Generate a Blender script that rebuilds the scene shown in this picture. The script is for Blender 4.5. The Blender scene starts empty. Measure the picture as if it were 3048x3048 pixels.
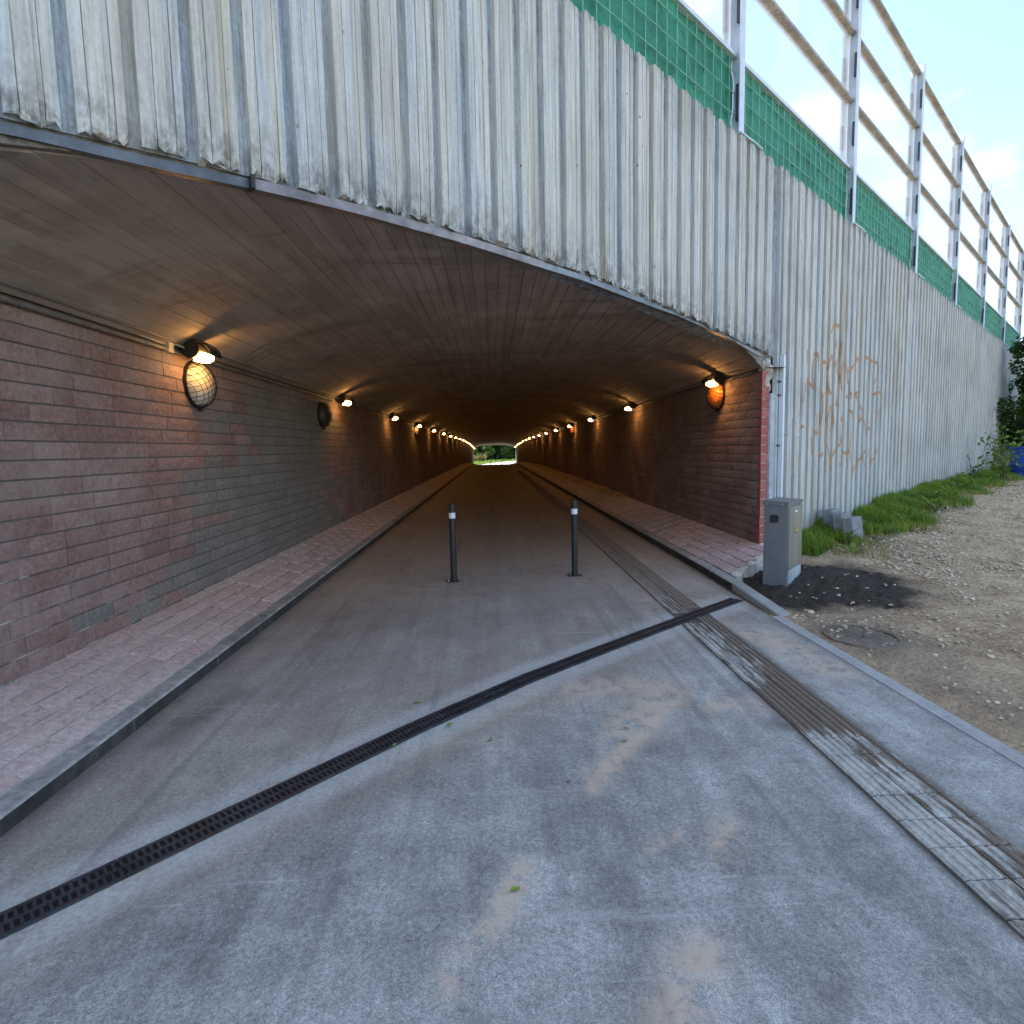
import bpy, math, random
import numpy as np
from mathutils import Matrix, Vector

# ------------------------------------------------------------------ camera, sky, sun, exposure
R_ = random.Random(7)
RN = np.random.default_rng(11)
H_EYE = 1.6
F_PX, PITCH, YAW, ROLL = 1651.0, 0.0897, 0.0326, 0.0211
_cy, _sy, _cp, _sp = math.cos(YAW), math.sin(YAW), math.cos(PITCH), math.sin(PITCH)
_F = np.array([_sy*_cp, _cy*_cp, -_sp]); _R0 = np.array([_cy, -_sy, 0.0]); _U0 = np.cross(_R0, _F)
_R = math.cos(ROLL)*_R0 - math.sin(ROLL)*_U0
_U = math.sin(ROLL)*_R0 + math.cos(ROLL)*_U0
EYE = np.array([0, 0, H_EYE])
sc = bpy.context.scene
col = sc.collection
cam_d = bpy.data.cameras.new('camera'); cam = bpy.data.objects.new('camera', cam_d); col.objects.link(cam)
cam_d.sensor_width = 36; cam_d.lens = F_PX/3048*36; cam_d.clip_end = 3000; cam_d.clip_start = .05
mw = Matrix.Identity(4)
for i in range(3):
    mw[i][0] = _R[i]; mw[i][1] = _U[i]; mw[i][2] = -_F[i]; mw[i][3] = EYE[i]
cam.matrix_world = mw
sc.camera = cam

PHI = 0.8761
W = np.array([math.sin(PHI), math.cos(PHI), 0.0])      # along the headwall
N = np.array([W[1], -W[0], 0.0])                        # out of the headwall
C = np.array([3.5433, 7.1855, 0.0])                     # foot of the tunnel's corner
SUN_EL = math.radians(43)
SUN_AZ = math.atan2(-.66, .75)                          # from +Y towards +X
world = bpy.data.worlds.new('World'); sc.world = world; world.use_nodes = True
wn = world.node_tree; wn.nodes.clear()
def wnode(t, **k):
    n = wn.nodes.new(t)
    for a, b in k.items(): setattr(n, a, b)
    return n
sky = wnode('ShaderNodeTexSky', sky_type='NISHITA', sun_disc=False, sun_elevation=SUN_EL, sun_rotation=SUN_AZ,
            air_density=1.0, dust_density=1.2, ozone_density=1.0)
tc = wnode('ShaderNodeTexCoord'); mp = wnode('ShaderNodeMapping'); mp.inputs['Scale'].default_value = (1, 1, 2.6)
mp.inputs['Location'].default_value = (.37, .9, .1)
cn = wnode('ShaderNodeTexNoise'); cn.inputs['Scale'].default_value = 2.3; cn.inputs['Detail'].default_value = 7; cn.inputs['Roughness'].default_value = .56
cr = wnode('ShaderNodeValToRGB'); cr.color_ramp.elements[0].position = .495; cr.color_ramp.elements[1].position = .73
cmix = wnode('ShaderNodeMix', data_type='RGBA'); cmix.inputs[7].default_value = (6.2, 6.25, 6.3, 1)
bg = wnode('ShaderNodeBackground'); bg.inputs['Strength'].default_value = .105
wo = wnode('ShaderNodeOutputWorld')
cm = wnode('ShaderNodeMath', operation='MULTIPLY'); cm.inputs[1].default_value = .9
L = wn.links.new
L(tc.outputs['Generated'], mp.inputs['Vector']); L(mp.outputs['Vector'], cn.inputs['Vector']); L(cn.outputs['Fac'], cr.inputs['Fac'])
L(cr.outputs['Color'], cm.inputs[0]); L(cm.outputs[0], cmix.inputs[0]); L(sky.outputs['Color'], cmix.inputs[6]); L(cmix.outputs[2], bg.inputs['Color']); L(bg.outputs['Background'], wo.inputs['Surface'])
sun_d = bpy.data.lights.new('sun', 'SUN'); sun = bpy.data.objects.new('sun', sun_d); col.objects.link(sun)
sun_d.energy = 3.2; sun_d.angle = math.radians(.6); sun_d.color = (1, .95, .87)
_sd = Vector((math.sin(SUN_AZ)*math.cos(SUN_EL), math.cos(SUN_AZ)*math.cos(SUN_EL), math.sin(SUN_EL)))
sun.rotation_euler = _sd.to_track_quat('Z', 'Y').to_euler(); sun.location = (-20, 25, 30)
sc.view_settings.view_transform = 'Standard'; sc.view_settings.look = 'None'; sc.view_settings.gamma = 1
sc.view_settings.exposure = 2.15
sc.cycles.use_denoising = True
try: sc.cycles.denoiser = 'OPENIMAGEDENOISE'
except Exception: pass
sc.cycles.max_bounces = 8; sc.cycles.diffuse_bounces = 5; sc.cycles.glossy_bounces = 3; sc.cycles.transmission_bounces = 6; sc.cycles.transparent_max_bounces = 12
sc.cycles.sample_clamp_indirect = 6; sc.cycles.caustics_reflective = False; sc.cycles.caustics_refractive = False

# ------------------------------------------------------------------ lay of the land
XL, XR, KL, KR = -2.925, 3.5433, -2.134, 2.626
ZB, ZW, HC, RISE, XC, HW = .265, 5.35, 2.58, .53, .309, 3.234
MS = .0235
Y_END = 86.0
def S(y):
    y = np.asarray(y, float)
    a = MS*np.maximum(y, -6)
    a = np.where(y > 45, MS*np.minimum(y, 86) - .0005*(np.minimum(y, 86)-45)**2, a)
    return a + np.where(y > 86, .06*np.minimum(y-86, 24), 0)
def Sf(y): return float(S(y))
def vault(x): return HC + RISE*(1-abs((x-XC)/HW)**3.8)
def uv(x, y):
    return (x-C[0])*W[0]+(y-C[1])*W[1], (x-C[0])*N[0]+(y-C[1])*N[1]
def xy(u, v): return C[0]+W[0]*u+N[0]*v, C[1]+W[1]*u+N[1]*v
def portal_y(x, v=0.0):                                  # where the line v = const crosses x
    return C[1]+((x-C[0])*N[0]-v)/(-N[1])
def sm(a, b, t):
    t = np.clip((t-a)/(b-a), 0, 1); return t*t*(3-2*t)
def G(x, y):
    x = np.asarray(x, float); y = np.asarray(y, float)
    u, v = uv(x, y); vv = np.maximum(v, 0)
    e = np.interp(u, [-2, 0, 1.5, 3.3, 5.6, 8.8, 14, 25], [.0, .05, .17, .23, .37, .42, .42, .45])
    ex = e*(1-.62*sm(.6, 3.2, vv)) + .09*(1-sm(0, .7, vv))*sm(.5, 2, u)
    ex = ex*sm(2.66, 4.0, x)
    ex = ex + .075*np.exp(-(((x-3.55)/.62)**2+((y-6.25)/.6)**2))*sm(2.7, 3.0, x)
    ex = np.where(y > 45, ex*np.clip((55-y)/10, 0, 1), ex)
    return S(y) + np.where(x > 2.62, ex-.004, -.06)
def Gf(x, y): return float(G(x, y))
def ray(px, py): return _F*F_PX + _R*(px-1524) - _U*(py-1524)
def on_path(px, py, dz=0.0):                              # photo pixel -> point of the path's plane
    r = ray(px, py); n = np.array([0, -MS, 1.0]); t = (np.array([0, 0, dz])-EYE)@n/(r@n); return EYE+t*r
def on_ground(px, py):
    p = on_path(px, py)
    for _ in range(12): p = on_path(px, py, Gf(p[0], p[1])-MS*p[1])
    return p
def on_wall(px, py, v=0.0):
    r = ray(px, py); A = C+N*v; t = ((A-EYE)@N)/(r@N); P = EYE+t*r; return float((P-C)@W), float(P[2])
K = 3048/1932

# ------------------------------------------------------------------ helpers
def link(o, parent=None):
    col.objects.link(o)
    if parent is not None:
        o.parent = parent; o.matrix_parent_inverse = Matrix.Translation(-Vector(parent.location))
    return o
def tag(o, label=None, cat=None, group=None, kind=None):
    if label: o['label'] = label
    if cat: o['category'] = cat
    if group: o['group'] = group
    if kind: o['kind'] = kind
    return o
def thing(name, loc, label, cat, group=None):
    o = bpy.data.objects.new(name, None); o.location = loc; o.empty_display_size = .2
    col.objects.link(o); return tag(o, label, cat, group)
class MB:
    def __init__(s): s.v = []; s.f = []; s.mi = []; s.at = {}
    def quad(s, a, b, c, d, mi=0):
        n = len(s.v); s.v += [tuple(a), tuple(b), tuple(c), tuple(d)]; s.f.append((n, n+1, n+2, n+3)); s.mi.append(mi)
    def add(s, vs, fs, mi=0):
        n = len(s.v); s.v += [tuple(map(float, p)) for p in vs]; s.f += [tuple(n+i for i in f) for f in fs]; s.mi += [mi]*len(fs); return s
    def box(s, c, size, ax=None, mi=0, taper=1.0):
        c = np.asarray(c, float); hx, hy, hz = [q/2 for q in size]
        A = np.eye(3) if ax is None else np.asarray(ax, float)
        vs = []
        for dz in (-1, 1):
            t = taper if dz > 0 else 1
            for dx, dy in ((-1, -1), (1, -1), (1, 1), (-1, 1)): vs.append(c+A[0]*dx*hx*t+A[1]*dy*hy*t+A[2]*dz*hz)
        s.add(vs, [(3, 2, 1, 0), (4, 5, 6, 7), (0, 1, 5, 4), (1, 2, 6, 5), (2, 3, 7, 6), (3, 0, 4, 7)], mi); return s
    def prism(s, poly, z0, z1, mi=0):                      # plan polygon (ccw) raised
        n = len(poly); vs = [(p[0], p[1], z0) for p in poly]+[(p[0], p[1], z1) for p in poly]
        s.add(vs, [tuple(range(n-1, -1, -1)), tuple(range(n, 2*n))]+[(i, (i+1) % n, n+(i+1) % n, n+i) for i in range(n)], mi); return s
    def tube(s, pts, r, n=8, mi=0, cap=True):
        pts = [np.asarray(p, float) for p in pts]; rings = []
        rr = r if hasattr(r, '__len__') else [r]*len(pts)
        up = None
        for i, p in enumerate(pts):
            d = pts[min(i+1, len(pts)-1)]-pts[max(i-1, 0)]; d = d/(np.linalg.norm(d)+1e-9)
            if up is None: up = np.array([0, 0, 1.0]) if abs(d[2]) < .9 else np.array([1.0, 0, 0])
            a = np.cross(d, up); a /= np.linalg.norm(a)+1e-9; b = np.cross(a, d); up = b
            rings.append([p+rr[i]*(a*math.cos(2*math.pi*k/n)+b*math.sin(2*math.pi*k/n)) for k in range(n)])
        vs = [q for g in rings for q in g]; fs = []
        for i in range(len(pts)-1):
            for k in range(n):
                fs.append((i*n+k, i*n+(k+1) % n, (i+1)*n+(k+1) % n, (i+1)*n+k))
        if cap: fs += [tuple(range(n-1, -1, -1)), tuple((len(pts)-1)*n+k for k in range(n))]
        s.add(vs, fs, mi); return s
    def build(s, name, mats, parent=None, smooth=False):
        me = bpy.data.meshes.new(name); me.from_pydata(s.v, [], s.f)
        mats = mats if isinstance(mats, (list, tuple)) else [mats]
        for m in mats: me.materials.append(m)
        if len(mats) > 1: me.polygons.foreach_set('material_index', s.mi)
        if smooth: me.polygons.foreach_set('use_smooth', [True]*len(me.polygons))
        for k, vals in s.at.items():
            a = me.attributes.new(k, 'FLOAT', 'POINT'); a.data.foreach_set('value', np.asarray(vals, np.float32))
        me.update()
        o = bpy.data.objects.new(name, me); link(o, parent); return o
def mesh_np(name, v, f, mats, parent=None, smooth=False, attrs=None):
    me = bpy.data.meshes.new(name); v = np.asarray(v, np.float32); f = np.asarray(f, np.int32); k = f.shape[1]
    me.vertices.add(len(v)); me.vertices.foreach_set('co', v.ravel())
    me.loops.add(f.size); me.loops.foreach_set('vertex_index', f.ravel())
    me.polygons.add(len(f)); me.polygons.foreach_set('loop_start', np.arange(len(f), dtype=np.int32)*k); me.polygons.foreach_set('loop_total', np.full(len(f), k, np.int32))
    for m in (mats if isinstance(mats, (list, tuple)) else [mats]): me.materials.append(m)
    if smooth: me.polygons.foreach_set('use_smooth', np.ones(len(f), bool))
    for kk, vals in (attrs or {}).items():
        a = me.attributes.new(kk, 'FLOAT', 'POINT'); a.data.foreach_set('value', np.asarray(vals, np.float32).ravel())
    me.update(calc_edges=True); me.validate()
    o = bpy.data.objects.new(name, me); link(o, parent); return o
def grid_faces(nx, ny):                                   # vertex index = i*ny + j
    i, j = np.meshgrid(np.arange(nx-1), np.arange(ny-1), indexing='ij'); a = (i*ny+j).ravel()
    return np.stack([a, a+ny, a+ny+1, a+1], 1)
def copy_tree(o, loc, rotz=None, parent=None, dz=None):
    c = o.copy(); col.objects.link(c)
    if parent is None:
        c.location = loc
        if rotz is not None: c.rotation_euler = (0, 0, rotz)
    else: c.parent = parent; c.matrix_parent_inverse = o.matrix_parent_inverse.copy()
    for ch in list(o.children): copy_tree(ch, None, None, c)
    return c
def inst(src, name, loc, rot=None, parent=None, scale=None):   # another object on the same mesh
    o = bpy.data.objects.new(name, src); o.location = loc
    if rot is not None: o.rotation_euler = rot
    if scale is not None: o.scale = scale
    return link(o, parent)

# ------------------------------------------------------------------ materials
class NB:
    def __init__(s, name, rough=.8, metal=0.0, base=(.5, .5, .5)):
        s.m = bpy.data.materials.new(name); s.m.use_nodes = True; s.nt = s.m.node_tree; s.b = s.nt.nodes['Principled BSDF']; s.out = s.nt.nodes['Material Output']
        s.b.inputs['Roughness'].default_value = rough; s.b.inputs['Metallic'].default_value = metal; s.b.inputs['Base Color'].default_value = (*base, 1)
        s._pos = None
    def set(s, sock, v):
        if hasattr(v, 'is_output'): s.nt.links.new(v, sock)
        else:
            try: sock.default_value = v
            except Exception: sock.default_value = (*v, 1)
    def n(s, t, ins=None, **k):
        nd = s.nt.nodes.new(t)
        for a, b in k.items(): setattr(nd, a, b)
        for a, b in (ins or {}).items(): s.set(nd.inputs[a], b)
        return nd
    def pos(s):
        if s._pos is None: s._pos = s.n('ShaderNodeNewGeometry').outputs['Position']
        return s._pos
    def obj(s): return s.n('ShaderNodeTexCoord').outputs['Object']
    def map(s, vec, scale=(1, 1, 1), rot=(0, 0, 0), loc=(0, 0, 0)):
        return s.n('ShaderNodeMapping', {'Vector': vec, 'Scale': scale, 'Rotation': rot, 'Location': loc}).outputs[0]
    def noise(s, vec, scale, detail=5, rough=.55, dist=0):
        return s.n('ShaderNodeTexNoise', {'Vector': vec, 'Scale': scale, 'Detail': detail, 'Roughness': rough, 'Distortion': dist}).outputs['Fac']
    def voro(s, vec, scale, feature='F1'):
        return s.n('ShaderNodeTexVoronoi', {'Vector': vec, 'Scale': scale}, feature=feature).outputs['Distance']
    def ramp(s, fac, stops, interp='LINEAR'):
        r = s.n('ShaderNodeValToRGB', {'Fac': fac}); e = r.color_ramp; e.interpolation = interp
        while len(e.elements) < len(stops): e.elements.new(.5)
        for el, (p, c) in zip(e.elements, stops):
            el.position = p; el.color = (*c, 1) if hasattr(c, '__len__') else (c, c, c, 1)
        return r.outputs['Color']
    def mix(s, fac, a, b, mode='MIX'):
        nd = s.n('ShaderNodeMix', data_type='RGBA', blend_type=mode)
        s.set(nd.inputs[0], fac)
        for i, x in ((6, a), (7, b)):
            if hasattr(x, 'is_output'): s.nt.links.new(x, nd.inputs[i])
            else: nd.inputs[i].default_value = (*x, 1) if hasattr(x, '__len__') else (x, x, x, 1)
        return nd.outputs[2]
    def math(s, op, a, b=0.0, clamp=False):
        nd = s.n('ShaderNodeMath', operation=op, use_clamp=clamp); s.set(nd.inputs[0], a); s.set(nd.inputs[1], b); return nd.outputs[0]
    def attr(s, name): return s.n('ShaderNodeAttribute', attribute_name=name).outputs['Fac']
    def rnd(s):
        a = s.n('ShaderNodeObjectInfo').outputs['Random']; b = s.n('ShaderNodeNewGeometry').outputs['Random Per Island']
        return s.math('FRACT', s.math('ADD', a, b))
    def bump(s, h, strength=.4, dist=.01, normal=None):
        ins = {'Height': h, 'Strength': strength, 'Distance': dist}
        if normal is not None: ins['Normal'] = normal
        o = s.n('ShaderNodeBump', ins).outputs[0]; s.nt.links.new(o, s.b.inputs['Normal']); return o
    def color(s, c): s.set(s.b.inputs['Base Color'], c); return s
    def rough(s, c): s.set(s.b.inputs['Roughness'], c); return s
WROT = (0, 0, -math.atan2(W[1], W[0]))

def m_ribs(name, c0, c1, c2, tint):
    b = NB(name, .88); p = b.pos(); q = b.map(p, rot=WROT)
    st = b.noise(b.map(q, (16, 16, .7)), 1, 6, .68); fine = b.noise(b.map(q, (55, 55, 2.2)), 1, 3, .6); big = b.noise(p, .9, 5, .6)
    c = b.ramp(st, [(.3, c0), (.48, c1), (.7, c2)])
    c = b.mix(.6, c, b.ramp(fine, [(.3, .18), (.7, .85)]), 'OVERLAY')
    grit = b.noise(b.map(q, (70, 70, 30)), 1, 4, .65); c = b.mix(.35, c, b.ramp(grit, [(.3, .2), (.7, .8)]), 'OVERLAY')
    sx = b.n('ShaderNodeSeparateXYZ', {'Vector': q}).outputs[0]; wn_ = b.n('ShaderNodeTexWhiteNoise', {'W': b.math('FLOOR', b.math('MULTIPLY', sx, 16.0))}, noise_dimensions='1D').outputs['Value']
    c = b.mix(1.0, c, b.ramp(wn_, [(0, (.84, .875, .91)), (.5, (.98, .98, .98)), (1, (1.0, .95, .87))]), 'MULTIPLY')
    c = b.mix(b.math('MULTIPLY', b.ramp(big, [(.5, 0), (.72, 1)]), .5), c, (.27, .28, .28))
    warm = b.noise(b.map(q, (4, 4, .4), loc=(7, 3, 1)), 1, 4, .6)
    c = b.mix(b.math('MULTIPLY', b.ramp(warm, [(.5, 0), (.66, 1)]), .55), c, (.50, .42, .30))
    c = b.mix(b.math('MULTIPLY', b.rnd(), tint), c, (.34, .35, .35))
    c = b.mix(1.0, c, b.ramp(b.rnd(), [(0, .82), (1, 1.0)]), 'MULTIPLY')
    pit = b.voro(b.map(q, (9, 9, 6)), 1); pm = b.noise(p, 3, 2)
    pits = b.math('MULTIPLY', b.ramp(pit, [(.05, 1), (.09, 0)]), b.ramp(pm, [(.48, 0), (.56, 1)]))
    c = b.mix(pits, c, (.07, .07, .07))
    stn = b.math('MULTIPLY', b.attr('stain'), b.ramp(b.noise(b.map(q, (16, 16, 9)), 1, 6, .7), [(.40, 0), (.62, 1)]), True)
    c = b.mix(b.math('MULTIPLY', stn, .85), c, (.085, .08, .072)); b.color(c)
    h = b.math('ADD', b.math('MULTIPLY', fine, .7), b.math('MULTIPLY', b.noise(p, 45, 4, .6), .6)); h = b.math('SUBTRACT', h, pits)
    b.bump(h, .55, .006); return b.m
M = {}
M['rib'] = m_ribs('rib_concrete', (.44, .47, .48), (.62, .63, .61), (.72, .70, .63), .3)
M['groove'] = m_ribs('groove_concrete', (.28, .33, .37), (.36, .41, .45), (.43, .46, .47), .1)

def m_brick(name, ca, cb, cc, dusty=.15):
    b = NB(name, .92); p = b.pos(); r = b.rnd()
    c = b.ramp(r, [(0, ca), (.5, cb), (1, cc)])
    n1 = b.noise(p, 26, 5, .65); n2 = b.noise(p, 90, 3, .6)
    c = b.mix(.5, c, b.ramp(n1, [(.3, .2), (.7, .8)]), 'OVERLAY')
    c = b.mix(.35, c, b.ramp(n2, [(.3, .2), (.7, .85)]), 'OVERLAY')
    d = b.noise(p, 1.7, 5, .6); c = b.mix(b.math('MULTIPLY', b.ramp(d, [(.42, 0), (.7, 1)]), dusty), c, (.42, .38, .34))
    b.color(c); b.bump(b.math('ADD', n1, b.math('MULTIPLY', n2, .5)), .8, .008); return b.m
M['brick'] = m_brick('red_split_brick', (.205, .120, .106), (.235, .140, .124), (.265, .166, .147), .35)
M['brick_grey'] = m_brick('grey_painted_brick', (.165, .147, .132), (.18, .160, .144), (.20, .175, .157), .15)
M['brick_end'] = m_brick('red_brick_end', (.30, .085, .075), (.34, .10, .09), (.38, .125, .11), .05)
M['paver'] = m_brick('pink_paver', (.46, .335, .305), (.51, .385, .35), (.56, .44, .405), .4)
def m_plain(name, base, rough=.8, metal=0.0, nscale=12, amt=.25, bump=.2, bd=.004, streak=False):
    b = NB(name, rough, metal); p = b.pos(); v = b.map(p, (1, 1, .12)) if streak else p
    n1 = b.noise(v, nscale, 5, .6); n2 = b.noise(p, nscale*.12, 4, .6)
    c = b.mix(amt, base, b.ramp(n1, [(.3, .12), (.7, .88)]), 'OVERLAY'); c = b.mix(amt*.9, c, b.ramp(n2, [(.35, .15), (.68, .85)]), 'OVERLAY')
    b.color(c); b.rough(b.ramp(n2, [(.3, max(0, rough-.1)), (.7, min(1, rough+.1))]))
    if bump: b.bump(n1, bump, bd)
    return b.m
def m_mortar():
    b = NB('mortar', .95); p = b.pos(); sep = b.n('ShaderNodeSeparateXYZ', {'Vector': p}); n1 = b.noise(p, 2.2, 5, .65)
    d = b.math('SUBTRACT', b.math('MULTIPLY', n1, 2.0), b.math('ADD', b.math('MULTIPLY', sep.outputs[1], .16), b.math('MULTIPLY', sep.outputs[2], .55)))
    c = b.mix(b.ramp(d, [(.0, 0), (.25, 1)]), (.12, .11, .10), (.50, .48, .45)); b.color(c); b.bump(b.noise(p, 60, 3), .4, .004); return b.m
M['mortar'] = m_mortar()
M['mortar_end'] = m_plain('pale_mortar', (.72, .68, .64), .95, nscale=40)
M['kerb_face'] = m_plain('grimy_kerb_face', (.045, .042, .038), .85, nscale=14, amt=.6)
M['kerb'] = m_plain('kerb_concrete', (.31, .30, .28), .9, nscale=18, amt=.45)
M['kerb_new'] = m_plain('new_kerb_concrete', (.33, .335, .33), .9, nscale=30, amt=.2)
M['pier'] = m_plain('pier_render', (.42, .47, .52), .9, nscale=9, amt=.3)
M['lip'] = m_plain('dirty_edge_concrete', (.17, .155, .13), .95, nscale=25, amt=.6, bump=.8, bd=.02)
M['rubble'] = m_plain('broken_concrete', (.52, .49, .44), .95, nscale=14, amt=.5, bump=.8, bd=.02)
M['galv'] = m_plain('galvanised_steel', (.60, .65, .72), .5, .1, nscale=7, amt=.22, bump=.03)
M['galv_dark'] = m_plain('weathered_rail', (.34, .335, .33), .8, .0, nscale=22, amt=.4, bump=.15)
M['gutter'] = m_plain('gutter_zinc', (.19, .205, .22), .45, .45, nscale=9, amt=.45, bump=.05)
M['gutter_dark'] = m_plain('dull_gutter', (.10, .112, .125), .45, .4, nscale=9, amt=.4, bump=.05)
M['gutter_pink'] = m_plain('copper_tinted_gutter', (.24, .205, .195), .4, .45, nscale=9, amt=.5, bump=.05)
M['gasket'] = m_plain('dark_gasket', (.035, .04, .06), .6)
M['cabinet'] = m_plain('cabinet_steel', (.165, .18, .195), .42, .35, nscale=5, amt=.22, bump=.03, streak=True)
M['door'] = m_plain('cabinet_door_steel', (.25, .24, .21), .38, .4, nscale=4, amt=.2, bump=.03, streak=True)
M['chalk'] = m_plain('chalky_galvanising', (.26, .30, .33), .7, .1, nscale=14, amt=.5, streak=True)
M['black'] = m_plain('black_plastic', (.012, .012, .014), .5, nscale=20, amt=.1, bump=0)
M['bolt'] = m_plain('bright_bolt', (.75, .76, .78), .25, .9, bump=0)
M['bollard'] = m_plain('anthracite_paint', (.014, .015, .018), .5, 0, nscale=30, amt=.15, bump=.05)
M['reflect'] = m_plain('reflective_band', (.72, .76, .8), .35, 0, nscale=40, amt=.1, bump=0)
M['iron'] = m_plain('cast_iron', (.05, .05, .058), .5, .4, nscale=50, amt=.4, bump=.3)
M['drain_shade'] = m_plain('painted_drain_shade', (.008, .008, .009), .9, bump=0)
M['block'] = m_plain('grey_block', (.23, .25, .26), .95, nscale=60, amt=.3, bump=.4)
M['pipe_paint'] = m_plain('conduit_steel', (.20, .19, .18), .6, .4, nscale=12, amt=.3)
M['blue'] = m_plain('blue_plastic', (.012, .06, .34), .45, 0, nscale=6, amt=.25, bump=.03)
M['yellow'] = m_plain('warning_yellow', (.85, .52, .02), .45, bump=0, amt=.08)
M['white'] = m_plain('white_label', (.8, .8, .8), .5, bump=0, amt=.08)
M['stone'] = m_brick('pale_limestone', (.36, .28, .19), (.50, .41, .30), (.66, .57, .44), .1)
M['bark'] = m_plain('bark', (.11, .085, .06), .95, nscale=25, amt=.5, bump=.8, bd=.02)
M['housing'] = m_plain('lamp_housing', (.022, .02, .018), .45, .2, bump=.05)
M['cream'] = m_plain('pale_box', (.62, .56, .42), .5, bump=0, amt=.1)
M['guard'] = m_plain('guard_wire', (.025, .022, .02), .5, .3, bump=0)
M['glob_cream'] = m_plain('cream_globe', (.66, .60, .48), .35, nscale=9, amt=.2, bump=0)
M['glob_orange'] = m_plain('orange_globe', (.75, .20, .025), .35, nscale=9, amt=.2, bump=0)
M['glob_dark'] = m_plain('dark_globe', (.06, .055, .05), .5, nscale=9, amt=.3, bump=0)  # dark tone for one of the globes
M['rust_leaf'] = m_plain('dry_leaf', (.36, .19, .08), .8, nscale=40, amt=.3)
M['fresh_leaf'] = m_plain('fallen_green_leaf', (.17, .26, .04), .6, nscale=40, amt=.35)
def m_lens():
    b = NB('lit_lens'); e = b.n('ShaderNodeEmission', {'Color': (1, .50, .13, 1), 'Strength': 18.0}); b.nt.links.new(e.outputs[0], b.out.inputs['Surface']); return b.m
M['lens'] = m_lens()
def m_glass():
    b = NB('lamp_glass', .15, 0, (.85, .72, .5)); b.b.inputs['Transmission Weight'].default_value = .6; b.b.inputs['IOR'].default_value = 1.1; return b.m
M['lamp_glass'] = m_glass()
def m_vault():
    b = NB('board_marked_concrete', .93); p = b.pos(); r = b.rnd()
    c = b.ramp(r, [(0, (.285, .235, .20)), (.5, (.315, .262, .222)), (1, (.345, .29, .245))])
    g = b.noise(b.map(p, (14, .8, 14)), 1, 5, .6); big = b.noise(p, 1.1, 6, .65); blot = b.noise(b.map(p, (1.5, .9, 1.5), loc=(3, 1, 0)), 1, 6, .7)
    c = b.mix(.4, c, b.ramp(g, [(.3, .25), (.7, .75)]), 'OVERLAY')
    c = b.mix(b.math('MULTIPLY', b.ramp(big, [(.5, 0), (.7, 1)]), .5), c, (.15, .135, .12))
    c = b.mix(b.math('MULTIPLY', b.ramp(blot, [(.5, 0), (.62, 1)]), .6), c, (.43, .38, .335))
    bnd = b.noise(b.map(p, (.35, 2.2, .3), rot=(0, 0, .35), loc=(1, 5, 0)), 1, 5, .7, 1.0); c = b.mix(b.math('MULTIPLY', b.ramp(bnd, [(.56, 0), (.64, 1)]), .5), c, (.14, .125, .105))
    b.color(c); b.bump(b.math('ADD', g, b.noise(p, 30, 4)), .5, .006); return b.m
M['vault'] = m_vault()
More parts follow.
